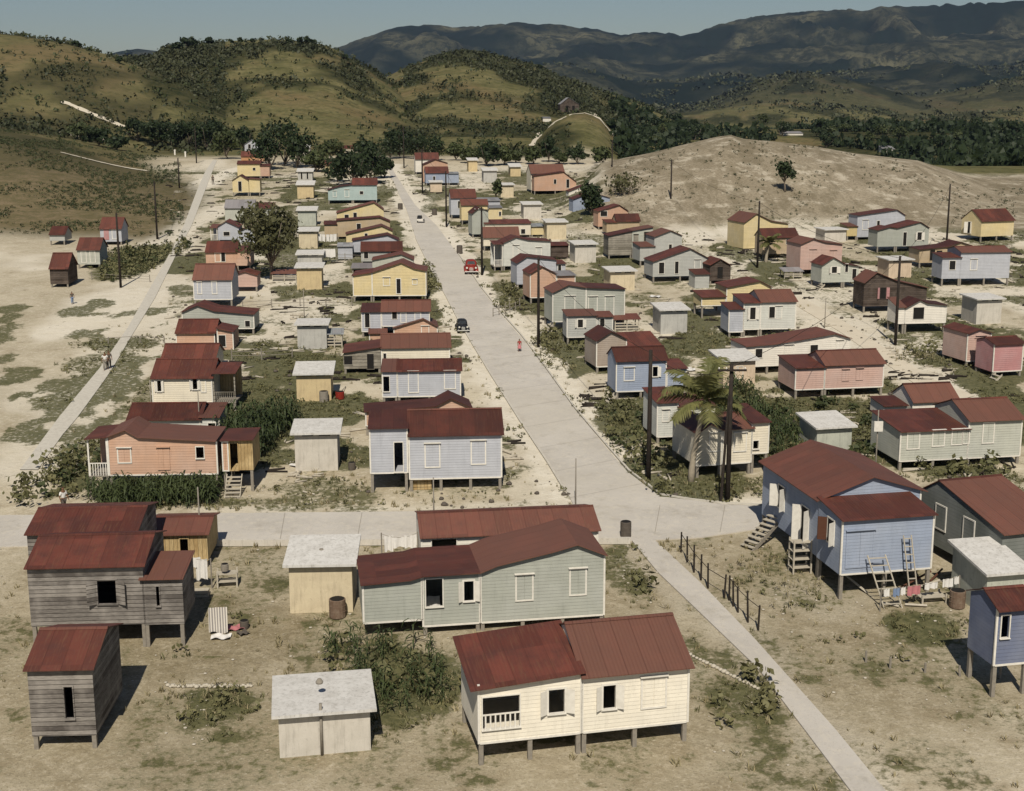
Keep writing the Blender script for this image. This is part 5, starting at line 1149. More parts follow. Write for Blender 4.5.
corn('corn_patch', 'tall dense corn in front of the long salmon house', [(118,499,28,11,1),(150,500,36,11,1),(185,500,30,10,1),(207,497,14,8,1)], 7.0, 1, .6, .85)
corn('corn_patch', 'tall dark corn between the salmon house and the pinkish shed', [(257,437,33,19,1)], 4.0, 2, .8, 1.2)
corn('corn_patch', 'young loose corn in front of the long grey-green house', [(385,668,52,28,1),(430,690,30,26,1),(352,655,22,14,1),(405,700,40,18,1)], 1.3, 3, .45, .8)
corn('corn_patch', 'tall corn behind the cream house and the palm', [(745,415,26,24,.8),(780,438,20,22,.6)], 2.2, 4, .6, 1.0)
WL = [weed_mesh(s_) for s_ in range(6)]; TL = [tuft_mesh(s_) for s_ in range(6)]
G2 = [g for g in GREEN if g[1] > 225]
P_ = clear_of(in_ellipse([(x, y, rx, ry, s_ * (1.0 if y > 330 else .5)) for x, y, rx, ry, s_ in G2], 1.2, 5), True)
scatter('weeds', 'green weeds growing in patches between the houses', 'weeds', P_, WL, 'weed', .25, .75, 6)
P_ = clear_of(in_ellipse([(75,468,16,24,1),(70,495,12,8,1),(622,420,22,22,.55),(650,452,24,22,.5),(700,492,46,10,.5),(755,494,18,8,.4),(760,420,34,30,.45),(135,262,36,17,.9),(950,470,56,10,.9),(430,285,13,26,.4),(507,298,14,14,.4),(400,680,70,40,.25),(45,480,20,30,.8),
                      (745,700,46,24,.35),(215,705,44,26,.25),(560,345,30,12,.5),(730,715,30,12,.5),(930,355,26,8,.4),(640,590,18,24,.18),(785,345,20,10,.3)], 1.3, 7), True)
scatter('bushes', 'leafy green bushes and shrubs beside roads and houses', 'bushes', P_, [weed_mesh(40 + s_, 26, 1.3, .15) for s_ in range(6)], 'weed', .6, 1.5, 8)
P_ = clear_of(in_ellipse([(75,470,16,26,.6),(640,440,36,30,.25),(750,440,50,44,.28),(135,262,36,17,.5),(850,430,80,30,.3)], 1.2, 9), True)
scatter('dark_bushes', 'darker bushes among the green growth', 'bushes', P_, [weed_mesh(50 + s_, 24, 1.2, .15) for s_ in range(6)], 'weed_dk', .5, 1.4, 10)
r_ = np.random.default_rng(77); Yw = r_.uniform(78, 300, 42000); Xw = r_.uniform(-.36, .40, 42000) * Yw
kk = (fbm(Xw / 5.5, Yw / 6.5, 91, 4) > .54) & (Xw / Yw > -.26) & (vnoise(Xw / 1.7, Yw / 1.7, 5) > .35) & ~((Xw / Yw > .05) & (Yw > 205))
scatter('yard_weeds', 'low weeds growing over the yards in ragged patches', 'weeds', clear_of(np.stack([Xw, Yw], -1)[kk]), WL, 'weed', .22, .6, 19)
Yw = r_.uniform(78, 290, 5000); Xw = r_.uniform(-.36, .40, 5000) * Yw; kk = (vnoise(Xw / 4, Yw / 4, 15) > .6) & ~((Xw / Yw > .05) & (Yw > 205)) & (Xw / Yw > -.28)
scatter('yard_litter', 'dark bits of litter and lumps scattered in the yards', 'litter', clear_of(np.stack([Xw, Yw], -1)[kk]), [stone_mesh(60 + i) for i in range(4)], 'dkstone', .08, .4, 24)
P_ = clear_of(in_ellipse([(480,620,600,180,.6),(300,400,300,120,.16),(760,420,260,110,.22)], 1.0, 12))
scatter('dry_grass', 'dry grass tufts sprinkled over the bare yards', 'grass', P_, TL, 'drygrass', .3, .9, 13, .7)
P_ = clear_of(in_ellipse([(x, y, rx, ry, s_) for x, y, rx, ry, s_ in GREEN if y > 330], 4.5, 15))
scatter('grass', 'short green grass in the yards', 'grass', P_, TL, 'weed', .3, .8, 16, .6)
# little plants on the mound
rs = np.random.default_rng(3); th_ = rs.uniform(.07, .40, 1500); Y = rs.uniform(212, 266, 1500); k = vnoise(th_ * 60, Y / 9, 3) > .5; X = (th_ * Y)[k]; Y = Y[k]
scatter('mound_scrub', 'tiny dark shrubs dotted over the bare mound', 'scrub', np.stack([X, Y], -1), WL, 'weed_dk', .25, .7, 18)
# stones: small loose lumps
SLB = [stone_mesh(i) for i in range(5)]
P_ = clear_of(in_ellipse([(480,600,560,190,.3),(700,430,300,120,.12),(205,706,36,30,1.2),(640,575,22,30,.7),(185,735,34,12,1.0),(800,590,90,40,.35),(300,470,80,40,.3),(950,470,60,14,.4),(660,480,24,24,.5),(960,700,50,8,.9)], 1.6, 21))
scatter('stones', 'pale loose stones and rubble lying about the yards', 'stones', P_, SLB, 'stone', .03, .17, 22, .6)
ln = []
for x in np.arange(168, 252, 2.6): ln.append(on_ground(x, 686.5 + .8 * math.sin(x))[:2])
for x in np.arange(690, 760, 3.4): ln.append(on_ground(x, 655 + (x - 690) * .5)[:2])
scatter('stone_border', 'row of white stones edging the flower bed', 'stones', np.array(ln), SLB, 'stone', .16, .28, 23)

P_ = clear_of(in_ellipse([(770,580,70,24,.8),(690,560,20,10,.5),(640,580,16,24,.4),(700,640,20,20,.3),(930,355,26,9,1),(215,705,44,22,.8)], .9, 41))
lib = []
for s_ in range(4):
    v_, f_ = corn_mesh(200 + s_); lib.append((v_, np.array([q for q in f_ if len(q) == 4])))
scatter('garden_stalks', 'withered stalks and seedlings standing in the garden plots', 'stalks', P_, lib, 'drygrass', .2, .42, 42)
r_ = np.random.default_rng(97); Yw = r_.uniform(200, 350, 9000); Xw = r_.uniform(-.42, -.255, 9000) * Yw; kk = vnoise(Xw / 8, Yw / 10, 7) + .3 * r_.random(9000) > .62
scatter('slope_scrub', 'low scrub and grass clumps on the slope left of the footpath', 'scrub', np.stack([Xw, Yw], -1)[kk], WL, 'weed_dk', .3, .9, 98)
# boards, poles and brushwood lying in the yards
r_ = np.random.default_rng(5)
def stick_mesh(seed, L_):
    mb = MB(); q = random.Random(seed); mb.box(-L_/2, L_/2, -.035, .035, .0, .04); a = q.uniform(-.5, .5)
    mb.hexa([(-L_*.4, .2, 0), (L_*.3, .2 + a, 0), (L_*.3, .27 + a, 0), (-L_*.4, .27, 0)], [(-L_*.4, .2, .06), (L_*.3, .2 + a, .06), (L_*.3, .27 + a, .04), (-L_*.4, .27, .04)])
    return np.array(mb.v), np.array(mb.f)
for nm, lb, mt, sd, n_ in (('dark_brushwood', 'dark sticks, boards and poles lying in the yards', 'darkpost', 51, 700), ('pale_brushwood', 'bleached boards and sticks lying in the yards', 'paleplk', 52, 600)):
    Yw = r_.uniform(85, 300, n_ * 4); Xw = r_.uniform(-.34, .38, n_ * 4) * Yw; kk = (vnoise(Xw / 5, Yw / 5, sd) > .58) & ~((Xw / Yw > .05) & (Yw > 200)) & (Xw / Yw > -.27); P_ = np.stack([Xw, Yw], -1)[kk]; ok_ = np.ones(len(P_), bool)
    for dx_ in (-1.4, 1.4): q_ = P_ + np.array([dx_, 0]); ok_ &= ~(inside(q_, RP) | inside(q_, FPATH) | inside(q_, CROSS))
    P_ = clear_of(P_[ok_])[:n_]
    Z = land(P_[:, 0], P_[:, 1]); parts = []; lib = [stick_mesh(i, .8 + .35 * i) for i in range(4)]
    for i, (x, y) in enumerate(P_):
        v_, f_ = lib[i % 4]; a = r_.normal() * .35 + (1.57 if r_.random() < .15 else .15); ca, sa = math.cos(a), math.sin(a); parts.append((np.stack([v_[:, 0]*ca - v_[:, 1]*sa + x, v_[:, 0]*sa + v_[:, 1]*ca + y, v_[:, 2] * (1 + 3 * r_.random()) + Z[i]], -1), f_))
    V_, F_ = merge(parts); o = link(nm, np_mesh(nm, V_, F_, MAT[mt])); tag(o, lb, 'brushwood', kind='stuff')
# pale tracks over the knoll and the slopes: thin worn strips following the ground
def track(name, pts, wpx, up=.12, mat='sandroad'):
    W_ = []
    for x, y in pts:
        p = hit(x, y, 300., 1400.)
        if p: W_.append(np.array(p))
    if len(W_) < 2: return
    W_ = [a for a in W_ if abs(a[1] - np.median([q[1] for q in W_])) < 120]
    d = [0.]
    for a, b in zip(W_, W_[1:]): d.append(d[-1] + np.linalg.norm((b - a)[:2]))
    n = 40; A_ = np.array(W_); s_ = np.linspace(0, d[-1], n); C_ = np.stack([np.interp(s_, d, A_[:, k]) for k in range(2)], -1); mb = MB()
    for i in range(n):
        dv = C_[min(i+1, n-1)] - C_[max(i-1, 0)]; dv /= np.linalg.norm(dv) + 1e-9; nn = np.array([-dv[1], dv[0]]) * wpx * (.7 + .6 * vnoise([i * .7], [1.], 4)[0])
        for q in (-1, -.33, .33, 1): p = C_[i] + nn * q; mb.v.append((p[0], p[1], land1(p[0], p[1]) + up))
    for i in range(n - 1):
        for q in range(3): a = i * 4 + q; mb.f.append((a, a + 1, a + 5, a + 4))
    o = mb.build(name, MAT[mat]); tag(o, kind='structure')
track('hill_track', [(531,146),(536,138),(543,131),(552,125),(562,119),(572,114.5),(584,113.5)], .9)
track('hill_track', [(584,113.5),(594,116),(603,123),(610,131),(618,141),(628,150)], 1.0)
track('hill_track', [(590,113),(602,117),(615,124),(624,133),(632,141)], 2.4, .15)
track('hill_track', [(62,102),(78,108),(94,115),(110,121),(124,127)], 1.1)
track('hill_track', [(62,132),(76,136),(95,139),(116,141)], 1.6)
track('hill_track', [(62,172),(80,177),(105,183)], .8); track('hill_track', [(100,171),(125,173),(150,175)], .9)
track('hill_track', [(655,110),(662,106),(664,112),(660,122)], 1.6)
# ------------------------------------------------------------------ poles
def pole(label, xt, yt, xb, yb, r=.15, arms=0, group='telephone poles', mat='darkpost', name='telephone_pole', cat='pole', glass=True):
    p = on_ground(xb, yb); zt = z_for(p[1], yt) - p[2]; h = max(3., zt); dx = 0
    e = empty(name, p); tag(e, label, cat, group)
    mb = MB(); mb.tube([(0, 0, -.5), (dx * .5, 0, h * .5), (dx, 0, h)], [r, r * .88, r * .7], 9); mb.build('post', MAT[mat], e, smooth=True)
    for a in range(arms):
        c = MB(); z = h - .35 - a * .5; c.box(-.9, .9, -r - .1, -r, z - .06, z + .06); ca = c.build('crossarm', MAT[mat], e)
        for u in (-.8, -.35, .35, .8):
            i_ = MB(); i_.lathe([(.02, 0), (.045, .03), (.05, .09), (.02, .13)], 8, (u, -r - .05, z + .06)); i_.build('insulator', MAT['trim'], ca)
    return e, h
PL = [('pole at the far left in front of the pale green house', 115.5,213,120.8,287.5,0), ('pole left of the footpath above the weeds', 153.8,181,157.3,239,0), ('pole by the head of the footpath', 177.6,157.7,179.4,188,0),
      ('pole against the dark trees behind the footpath', 196,126,196.5,163,0), ('pole at the far end of the main road', 402,126,404,168,0), ('pole before the peach gabled house on the main road', 421,149,422.5,193,0),
      ('pole in front of the pale blue and yellow houses', 444.6,171,446.4,227,0), ('pole beside the parked red car', 480,207,482,275,1), ('pole in front of the small salmon gabled house', 537,256.5,538.4,347,0),
      ('tall pole at the bend of the main road, left of the palm', 651,350,648.4,480,0), ('tallest pole with short crossarm and brace, right of the palm', 732,364,727.5,501,1), ('pole right of the big salmon house', 611,140,611.7,195,0),
      ('pole standing alone before the bare mound', 670.8,160,670.5,216,0), ('pole beside the tall yellow house', 757.9,201,757.3,267.6,0), ('pole right of the two-gabled pale green house', 947.6,184,946.4,246,0), ('pole in front of the white shack at the village path', 896.7,256,895.2,345,0)]
PE = []
for l_, xt, yt, xb, yb, ar in PL: PE.append(pole(l_, xt, yt, xb, yb, .15 if yb < 450 else .17, ar))
e, h = PE[10]
mb = MB(); mb.tube([(-.45, -.1, -.4), (-.3, -.1, 3.), (-.12, -.1, 6.8)], [.10, .09, .07], 7); mb.build('brace', MAT['darkpost'], e)
SP = [('thin grey service pole behind the roof of the white house', 575.2,471,575.6,505), ('thin service pole rising from the small yellow plank house', 196,487,201,552), ('thin stick pole in front of the broad blue house', 431,480,434,526), ('thin pole before the cream shuttered house', 151,380,152.5,430),
      ('thin pole right of the first thin pole by the cream shuttered house', 199.5,392,200,434), ('thin tilted service pole on the shuttered grey house side with a white box', 877,410,874.5,488), ('thin pole in the bare yard above the flat sandy roof', 304,306,304.3,318), ('thin white post on the village path', 824.4,302,824.6,328), ('thin pole behind the two-gabled pale green house side', 770,285,771,292)]
for l_, xt, yt, xb, yb in SP[:8]: pole(l_, xt, yt, xb, yb, .05, 0, 'thin service poles', 'pier', 'service_pole')
o = [q for q in bpy.data.objects if q.get('label', '').endswith('with a white box')][0]
mb = MB(); h_ = 3.9; mb.box(-.28, .28, -.2, -.05, h_ - .1, h_ + .55); mb.build('box', MAT['trim'], o)
# wires between the poles of the main road
def wire(label, a, b, sag=.9, r=.02):
    (ea, ha), (eb, hb) = a, b; A_ = Vector(ea.location) + Vector((0, 0, ha - .2)); B_ = Vector(eb.location) + Vector((0, 0, hb - .2)); mb = MB()
    mb.tube([A_.lerp(B_, t_ / 10) - Vector((0, 0, sag * 4 * (t_ / 10) * (1 - t_ / 10))) for t_ in range(11)], r, 4); o = mb.build('overhead_wire', MAT['darkpost']); tag(o, label, 'wire', 'wires hung from pole to pole')
for i, nm in ((4, 'at the far end of the road'), (5, 'before the peach house'), (6, 'past the pale blue house'), (7, 'over the parked red car'), (8, 'along the grey-green house'), (9, 'over the palm')):
    wire('thin sagging wire between two poles ' + nm, PE[i], PE[i + 1])

for a_, b_, nm in ((10, 15, 'from the palm to the village path'), (15, 14, 'from the village path to the pole under the mound'), (13, 15, 'over the salmon-pink house'), (12, 13, 'below the mound'), (11, 12, 'at the left foot of the mound'), (0, 1, 'over the weeds left of the footpath'), (1, 2, 'along the left field'), (2, 3, 'at the footpath head')):
    wire('thin sagging wire between two poles ' + nm, PE[a_], PE[b_])
# ------------------------------------------------------------------ fences
def fence(label, pts, h=1.1, rails=2, step=1.7, mat='pier', wire_=True):
    W_ = [np.array(on_ground(*p)) for p in pts]; e = empty('fence', tuple(W_[0])); tag(e, label, 'fence', 'yard fences'); O = W_[0]; r_ = random.Random(len(label)); prev = None
    for a, b in zip(W_, W_[1:]):
        L_ = np.linalg.norm(b - a); n = max(1, int(round(L_ / step)))
        for i in range(n + 1 if b is W_[-1] else n):
            p = a + (b - a) * i / n - O; hh = h * r_.uniform(.85, 1.25); mb = MB(); lx, ly = r_.uniform(-.08, .08), r_.uniform(-.05, .05)
            mb.tube([(p[0], p[1], p[2] - .2), (p[0] + lx, p[1] + ly, p[2] + hh)], [.06, .05], 6); mb.build('post', MAT[mat], e)
            if prev is not None:
                for k in range(rails):
                    z = h * (.85 - .4 * k); m2 = MB(); m2.tube([(prev[0], prev[1], prev[2] + z), (p[0], p[1], p[2] + z)], .025 if rails < 3 else .015, 4); m2.build('rail', MAT[mat], e)
            prev = p
    return e
fence('dark crooked post and rail fence along the sidewalk', [(681,552),(694,572),(708,588),(724,598)], 1.25, 1, 1.3, 'darkpost')
fence('row of loose fence sticks beside the sidewalk', [(729,600),(738,612),(748,622),(758,630)], 1.4, 1, .9, 'darkpost')
fence('low wire fence across the bare yard by the grey sandy-roofed shed', [(243,309),(300,306),(352,306)], .9, 2, 2.6)
fence('wire fence behind the yellow sheet-roofed shed', [(232,360),(262,360),(292,358)], .9, 2, 2.6)
fence('fence of thin sticks beside the tall leafy tree', [(283,262),(300,262),(345,261),(362,262)], 1., 2, 2.2)
fence('short stick fence between light blue houses by the main road', [(493,317),(505,314),(520,309)], 1., 2, 1.2)
fence('short paling fence right of the second roadside pole', [(561,204),(575,205),(590,207)], 1.1, 2, 1.1)
fence('broken row of stumps along the lower right yard', [(866,662),(890,668),(925,672),(960,676),(1000,678)], .55, 0, 1.6)
fence('low fence before the dark brown house and the white shack', [(745,255),(775,257),(800,262)], .8, 2, 2.4)
fence('fence posts below the cream shuttered house by the footpath', [(108,345),(140,343),(165,345)], .8, 1, 3.)
fence('wire fence along the left field track', [(92,279),(120,281),(150,282)], .8, 2, 3.)

# ------------------------------------------------------------------ ladders, stairs, benches at the blue house
def ladder(label, crop, x0, y0, x1, y1, w=.42, n=7, fr=None, v=-.1, lean=.7, parent=None):
    k = CROP[crop]; bx, by = k[0] + x1 / k[2], k[1] + y1 / k[2]; p = np.array(on_ground(bx, by)); tx, ty = k[0] + x0 / k[2], k[1] + y0 / k[2]
    zt = z_for(p[1] + lean, ty) - p[2]; dx = (tx - bx) / (FP * cp / p[1]); e = empty('ladder', tuple(p), R(8)); tag(e, label, 'ladder', 'ladders')
    for s_ in (0, w):
        mb = MB(); mb.tube([(s_, 0, -.05), (s_ + dx, lean, zt)], .04, 5); mb.build('side_rail', MAT['paleplk'], e)
    for i in range(n):
        t_ = (i + .6) / n; mb = MB(); mb.box(dx * t_, w + dx * t_, lean * t_ - .05, lean * t_ + .02, zt * t_ - .02, zt * t_ + .02); mb.build('rung', MAT['paleplk'], e)
    return e
ladder('broad wooden ladder leaning on the left half of the blue house front', 'C8', 618, 175, 655, 348, .95, 7, lean=1.2)
ladder('narrow dark ladder leaning high on the right half of the blue house front', 'C8', 713, 112, 738, 318, .42, 8, lean=.45)
ladder('wooden ladder leaning on the small yellow plank house', 'C5', 428, 120, 436, 214, .5, 5, lean=.25)
# the long stair from the street up to the door of the blue house
def stair(label, a, b, w=.9):
    p = np.array(on_ground(*a)); zt = 1.5; q = np.array(on_ground(*b)) - p; e = empty('outdoor_stair', tuple(p)); tag(e, label, 'stair')
    L_ = np.linalg.norm(q[:2]); d = q[:2] / L_; n_ = np.array([-d[1], d[0]]); N = 8
    for i in range(N):
        c0 = d * L_ * i / N; c1 = d * L_ * (i + .8) / N; z = zt * (i + 1) / N; mb = MB()
        mb.hexa([(c0[0], c0[1], z - .05), (c1[0], c1[1], z - .05), (c1[0] + n_[0]*w, c1[1] + n_[1]*w, z - .05), (c0[0] + n_[0]*w, c0[1] + n_[1]*w, z - .05)], [(c0[0], c0[1], z), (c1[0], c1[1], z), (c1[0] + n_[0]*w, c1[1] + n_[1]*w, z), (c0[0] + n_[0]*w, c0[1] + n_[1]*w, z)])
        mb.build('tread', MAT['paleplk'], e)
    for s_ in (0, w):
        o_ = n_ * s_; mb = MB(); e1 = d * L_; mb.prism([(o_[0], o_[1], 0), (o_[0] + e1[0], o_[1] + e1[1], zt - .05), (o_[0] + e1[0], o_[1] + e1[1], zt - .28), (o_[0] + d[0]*.3, o_[1] + d[1]*.3, -.1)], [(o_[0] + n_[0]*.05, o_[1] + n_[1]*.05, 0), (o_[0] + e1[0] + n_[0]*.05, o_[1] + e1[1] + n_[1]*.05, zt - .05), (o_[0] + e1[0] + n_[0]*.05, o_[1] + e1[1] + n_[1]*.05, zt - .28), (o_[0] + d[0]*.3 + n_[0]*.05, o_[1] + d[1]*.3 + n_[1]*.05, -.1)])
        mb.build('stringer', MAT['pier'], e)
stair('long wooden stair climbing to the left side of the big blue house', (752, 551), (781, 541))
def scaffold(label, crop, x, y, w=.9, d=.9, h=1.5, n=4, cat='rack', name='wooden_rack', mat='paleplk'):
    k = CROP[crop]; p = on_ground(k[0] + x / k[2], k[1] + y / k[2]); e = empty(name, p, R(10)); tag(e, label, cat)
    for u in (0, w):
        for v_ in (0, d): mb = MB(); mb.box(u - .04, u + .04, v_ - .04, v_ + .04, -.1, h); mb.build('leg', MAT[mat], e)
    for i in range(n):
        z = h * (i + .7) / n; mb = MB()
        for q in range(4): mb.box(-.06, w + .06, d * q / 4, d * q / 4 + d * .2, z - .025, z); 
        mb.build('shelf', MAT[mat], e)
    return e
scaffold('slatted wooden steps or rack against the left wall of the big blue house', 'C8', 362, 238, 1.0, .7, 1.9, 4)
scaffold('rough wooden table carrying a pail beside the hanging white wash', 'C5', 520, 290, 1.0, .7, .85, 2, 'table', 'table')
def drum(label, crop, x, y, r=.3, h=.85, mat='drum', name='drum', cat='drum', dz=0., group='drums and barrels'):
    k = CROP[crop]; p = on_ground(k[0] + x / k[2], k[1] + y / k[2]); e = empty(name, (p[0], p[1], p[2] + dz)); tag(e, label, cat, group)
    mb = MB(); mb.lathe([(r * .96, 0), (r, .03), (r, h * .33), (r * 1.04, h * .35), (r, h * .37), (r, h * .64), (r * 1.04, h * .66), (r, h * .68), (r, h - .02), (r * .9, h)], 16); mb.build('shell', MAT[mat], e, smooth=False)
    m2 = MB(); m2.lathe([(r * .86, h - .01), (r * .86, h + .012)], 16); m2.build('lid', MAT['dark'], e); return e
drum('wooden barrel standing against the cream shed front', 'C6', 322, 384, .42, .95)
drum('grey drum at the corner of the yellow sheet-roofed shed', 'C2', 252, 205, .36, .9, 'pier')
drum('low rusty drum behind the grey drum of the yellow shed', 'C2', 315, 192, .36, .6, 'carred')
drum('dark dustbin at the corner of the crossing', 'C7', 612, 122, .32, .95, 'dkstone', 'dustbin', 'bin')
drum('rusty barrel under the washing line by the blue house', 'C8', 886, 342, .4, .9)
drum('small dark pail on the bare ground near the yellow plank house', 'C5', 608, 422, .22, .4, 'dkstone', 'pail', 'pail')
drum('grey pail on the rough wooden table', 'C5', 546, 283, .2, .38, 'pier', 'pail', 'pail', .85)
drum('small dark drum in front of the pinkish shed by the corn', 'C2', 362, 470, .25, .5, 'dkstone')
drum('dark drum at the verge of the main road, uppermost', 'A3', 115, 448, .42, 1.0, 'dkstone')
drum('dark drum on the right verge opposite the narrow blue gable', 'A3', 308, 480, .42, 1.0, 'dkstone')
drum('dark drum right above the parked red car', 'A3', 450, 698, .4, 1.1, 'dkstone')
# crate below the broad blue house
def crate(label, crop, x, y, w=1.0, d=.6, h=.55, mat='plank', name='crate', cat='crate'):
    k = CROP[crop]; p = on_ground(k[0] + x / k[2], k[1] + y / k[2]); e = empty(name, p, R(6)); tag(e, label, cat)
    for i, z in enumerate(np.arange(0, h - .05, .18)):
        mb = MB(); mb.box(0, w, -.02, .0, z, z + .15); mb.box(0, w, d, d + .02, z, z + .15); mb.box(-.02, 0, 0, d, z, z + .15); mb.box(w, w + .02, 0, d, z, z + .15); mb.build('slat', MAT[mat], e)
    mb = MB(); mb.box(.0, w, 0, d, h - .04, h); mb.build('lid', MAT[mat], e)
    for u in (0.01, w - .08):
        for v_ in (0.005, d - .075): mb = MB(); mb.box(u, u + .07, v_, v_ + .07, 0, h - .045); mb.build('corner_post', MAT[mat], e)
    return e
crate('tan wooden crate under the front of the broad blue house', 'C2', 592, 551, 1.35, .7, .62)
crate('pale low box by the corner of the grey plank house', 'C5', 430, 322, .9, .5, .3, 'paleplk')
# debris under and beside the big blue house
def boards(label, crop, items, group='loose boards'):
    k = CROP[crop]
    for i, (x0, y0, x1, y1, z0, z1, m_) in enumerate(items):
        a = np.array(on_ground(k[0] + x0 / k[2], k[1] + y0 / k[2])); b = np.array(on_ground(k[0] + x1 / k[2], k[1] + y1 / k[2])); e = Vector(a)
        mb = MB(); mb.tube([(0, 0, z0), tuple(b - a + np.array([0, 0, z1]))], .07, 4); o_ = mb.build('loose_board', MAT[m_], None, tuple(a)); tag(o_, label, 'board', group)
boards('long loose board leaning or lying beside the blue house front', 'C8', [(520,262,600,300,.5,.05,'paleplk'),(690,292,800,262,.05,.6,'brwood'),(770,282,830,262,.1,.1,'paleplk'),(800,262,838,240,.05,.35,'brwood'),(640,330,700,345,.05,.08,'paleplk'),(720,340,790,344,.1,.1,'paleplk')])
boards('loose timber lying in the yard of the striped corn shed', 'C2', [(20,250,70,262,.05,.1,'paleplk'),(170,560,215,572,.05,.06,'paleplk')], 'loose timber')
scaffold('low wooden bench table under the washing line', 'C8', 775, 335, 1.3, .8, .5, 1, 'bench', 'bench')

# ------------------------------------------------------------------ washing
def cloth(label, loc, w, h, mat, rot=0, group='hanging wash', seed=1, name='hanging_cloth', cat='cloth', lie=False):
    mb = MB(); nu, nv = 10, 8; r_ = random.Random(seed); ph = r_.random() * 6
    for side in (0, 1):
        for j in range(nv + 1):
            for i in range(nu + 1):
                s_, t_ = i / nu, j / nv; y = .05 * math.sin(s_ * 14 + ph) * (.3 + t_) + (.012 if side else 0); wv = 1 - .08 * t_ * math.sin(s_ * 5 + ph)
                if lie: mb.v.append(((s_ - .5) * w * wv, (t_ - .5) * h, .04 + .05 * math.sin(s_ * 9 + ph) * math.cos(t_ * 6) + .04 - (.012 if side else 0)))
                else: mb.v.append(((s_ - .5) * w * wv, y, -t_ * h * (1 + .06 * math.sin(s_ * 6 + ph)) + .03 * abs(math.cos(s_ * math.pi * 2))))
    m_ = nu + 1; N = m_ * (nv + 1)
    for side in (0, 1):
        for j in range(nv):
            for i in range(nu):
                a = side * N + j * m_ + i; q = (a, a + 1, a + m_ + 1, a + m_); mb.f.append(q if side == 0 else q[::-1])
    o_ = mb.build(name, MAT[mat], None, loc, R(rot), True); tag(o_, label, cat, group); return o_
def line(label, pa, pb, za=1.5, zb=1.5, sag=.12):
    A_ = Vector(on_ground(*pa)); B_ = Vector(on_ground(*pb)); e = empty('washing_line', A_); tag(e, label, 'washing line', 'washing lines'); q = B_ - A_
    for p, z in ((Vector((0, 0, 0)), za), (q, zb)):
        mb = MB(); mb.tube([p + Vector((0, 0, -.2)), p + Vector((0, 0, z + .05))], .04, 6); mb.build('pole', MAT['pier'], e)
    P0, P1 = Vector((0, 0, za)), q + Vector((0, 0, zb)); pts = [P0.lerp(P1, i / 12) - Vector((0, 0, sag * 4 * (i / 12) * (1 - i / 12))) for i in range(13)]
    mb = MB(); mb.tube(pts, .012, 4); mb.build('rope', MAT['rope'], e)
    return lambda t_: A_ + P0.lerp(P1, t_) - Vector((0, 0, sag * 4 * t_ * (1 - t_))), math.degrees(math.atan2(q.y, q.x))
f1, a1 = line('washing line strung in front of the big blue house', (880, 611), (958, 600), 1.15, 1.3)
for i, (t_, w_, h_, m_, l_) in enumerate([(.07,.35,.4,'cloth_w','small white cloth at the left end of the line by the blue house'),(.2,.4,.45,'cloth_b','bluish cloth second on the line by the blue house'),(.26+.02,.3,.4,'cloth_w','narrow white cloth beside the pink towel'),(.42,.75,.5,'cloth_p','pink towel in the middle of the line by the blue house'),
                                   (.64,.75,.35,'cloth_w','wide white cloth right of the pink towel'),(.85,.6,.45,'cloth_w','white cloth near the right end of the line by the blue house'),(.96,.3,.4,'cloth_w','last small white cloth at the right end of the line')]):
    cloth(l_, f1(t_), w_, h_, m_, a1, 'wash by the big blue house', i)
f2, a2 = line('washing line between the grey plank house and the rough table', (187, 590), (212, 588), 1.9, 1.6)
cloth('white shirt-like cloth hanging by the grey plank house', f2(.25), .9, .55, 'cloth_w', a2, 'wash by the grey plank house', 3); cloth('long white cloth hanging next to the shirt-like cloth', f2(.62), .6, 1.1, 'cloth_w', a2, 'wash by the grey plank house', 4)
k = on_ground(219, 634); cloth('striped cloth draped upright on a stick in the yard', (k[0], k[1], k[2] + 1.35), .9, 1.3, 'cloth_s', 8, 'wash in the yard', 5)
for i_, (x, y, m_, l_, w_, h_) in enumerate([(221,638,'cloth_w','white sheet lying on the grass below the striped cloth',.9,.6),(236,629,'cloth_p','pink cloth lying on the grass near the small pail',.8,.6),(243,634,'dkstone','dark rag lying near the pink cloth',.5,.5)]):
    k = on_ground(x, y); cloth(l_, (k[0], k[1], k[2] + .02), w_, h_, m_, 20 * i_, 'wash in the yard', i_, 'spread_cloth', 'cloth', True)
f3, a3 = line('washing line sagging between the cream shed and the white house', (382, 563), (418, 560), 1.7, 1.6, .25)
for i, (t_, w_, h_) in enumerate([(.2,.5,.9),(.5,1.,.6),(.8,.7,.75)]):
    cloth(['narrow white sheet nearest the cream shed', 'wide white sheet in the middle behind the cream shed', 'white sheet nearest the long white house'][i], f3(t_), w_, h_, 'cloth_w', a3, 'wash behind the cream shed', 7 + i)
f4, a4 = line('washing line by the cream shed in the upper middle yard', (318, 248), (338, 248), 2., 2.)
for i, t_ in enumerate((.12, .3, .5, .68, .86)): cloth(['first','second','third','fourth','fifth'][i] + ' white cloth from the left on the upper middle washing line', f4(t_), .45, 1.0, 'cloth_w', a4, 'wash in the upper middle yard', 11 + i)
f5, a5 = line('washing line near the tall leafy tree and the tan-yellow shed', (322, 262), (337, 262), 1.8, 1.8)
for i, t_ in enumerate((.3, .7)): cloth(['left', 'right'][i] + ' pale cloth on the line beside the tan-yellow shed', f5(t_), .8, 1.1, 'cloth_w', a5, 'wash near the tan-yellow shed', 21 + i)
k = on_ground(428, 620); 
cloth('white bundle of cloth hanging in the porch of the grey-green house', (k[0] + .1, k[1] - .05, k[2] + 1.25), 1.0, .7, 'cloth_w', 8, 'wash in the porch', 31)
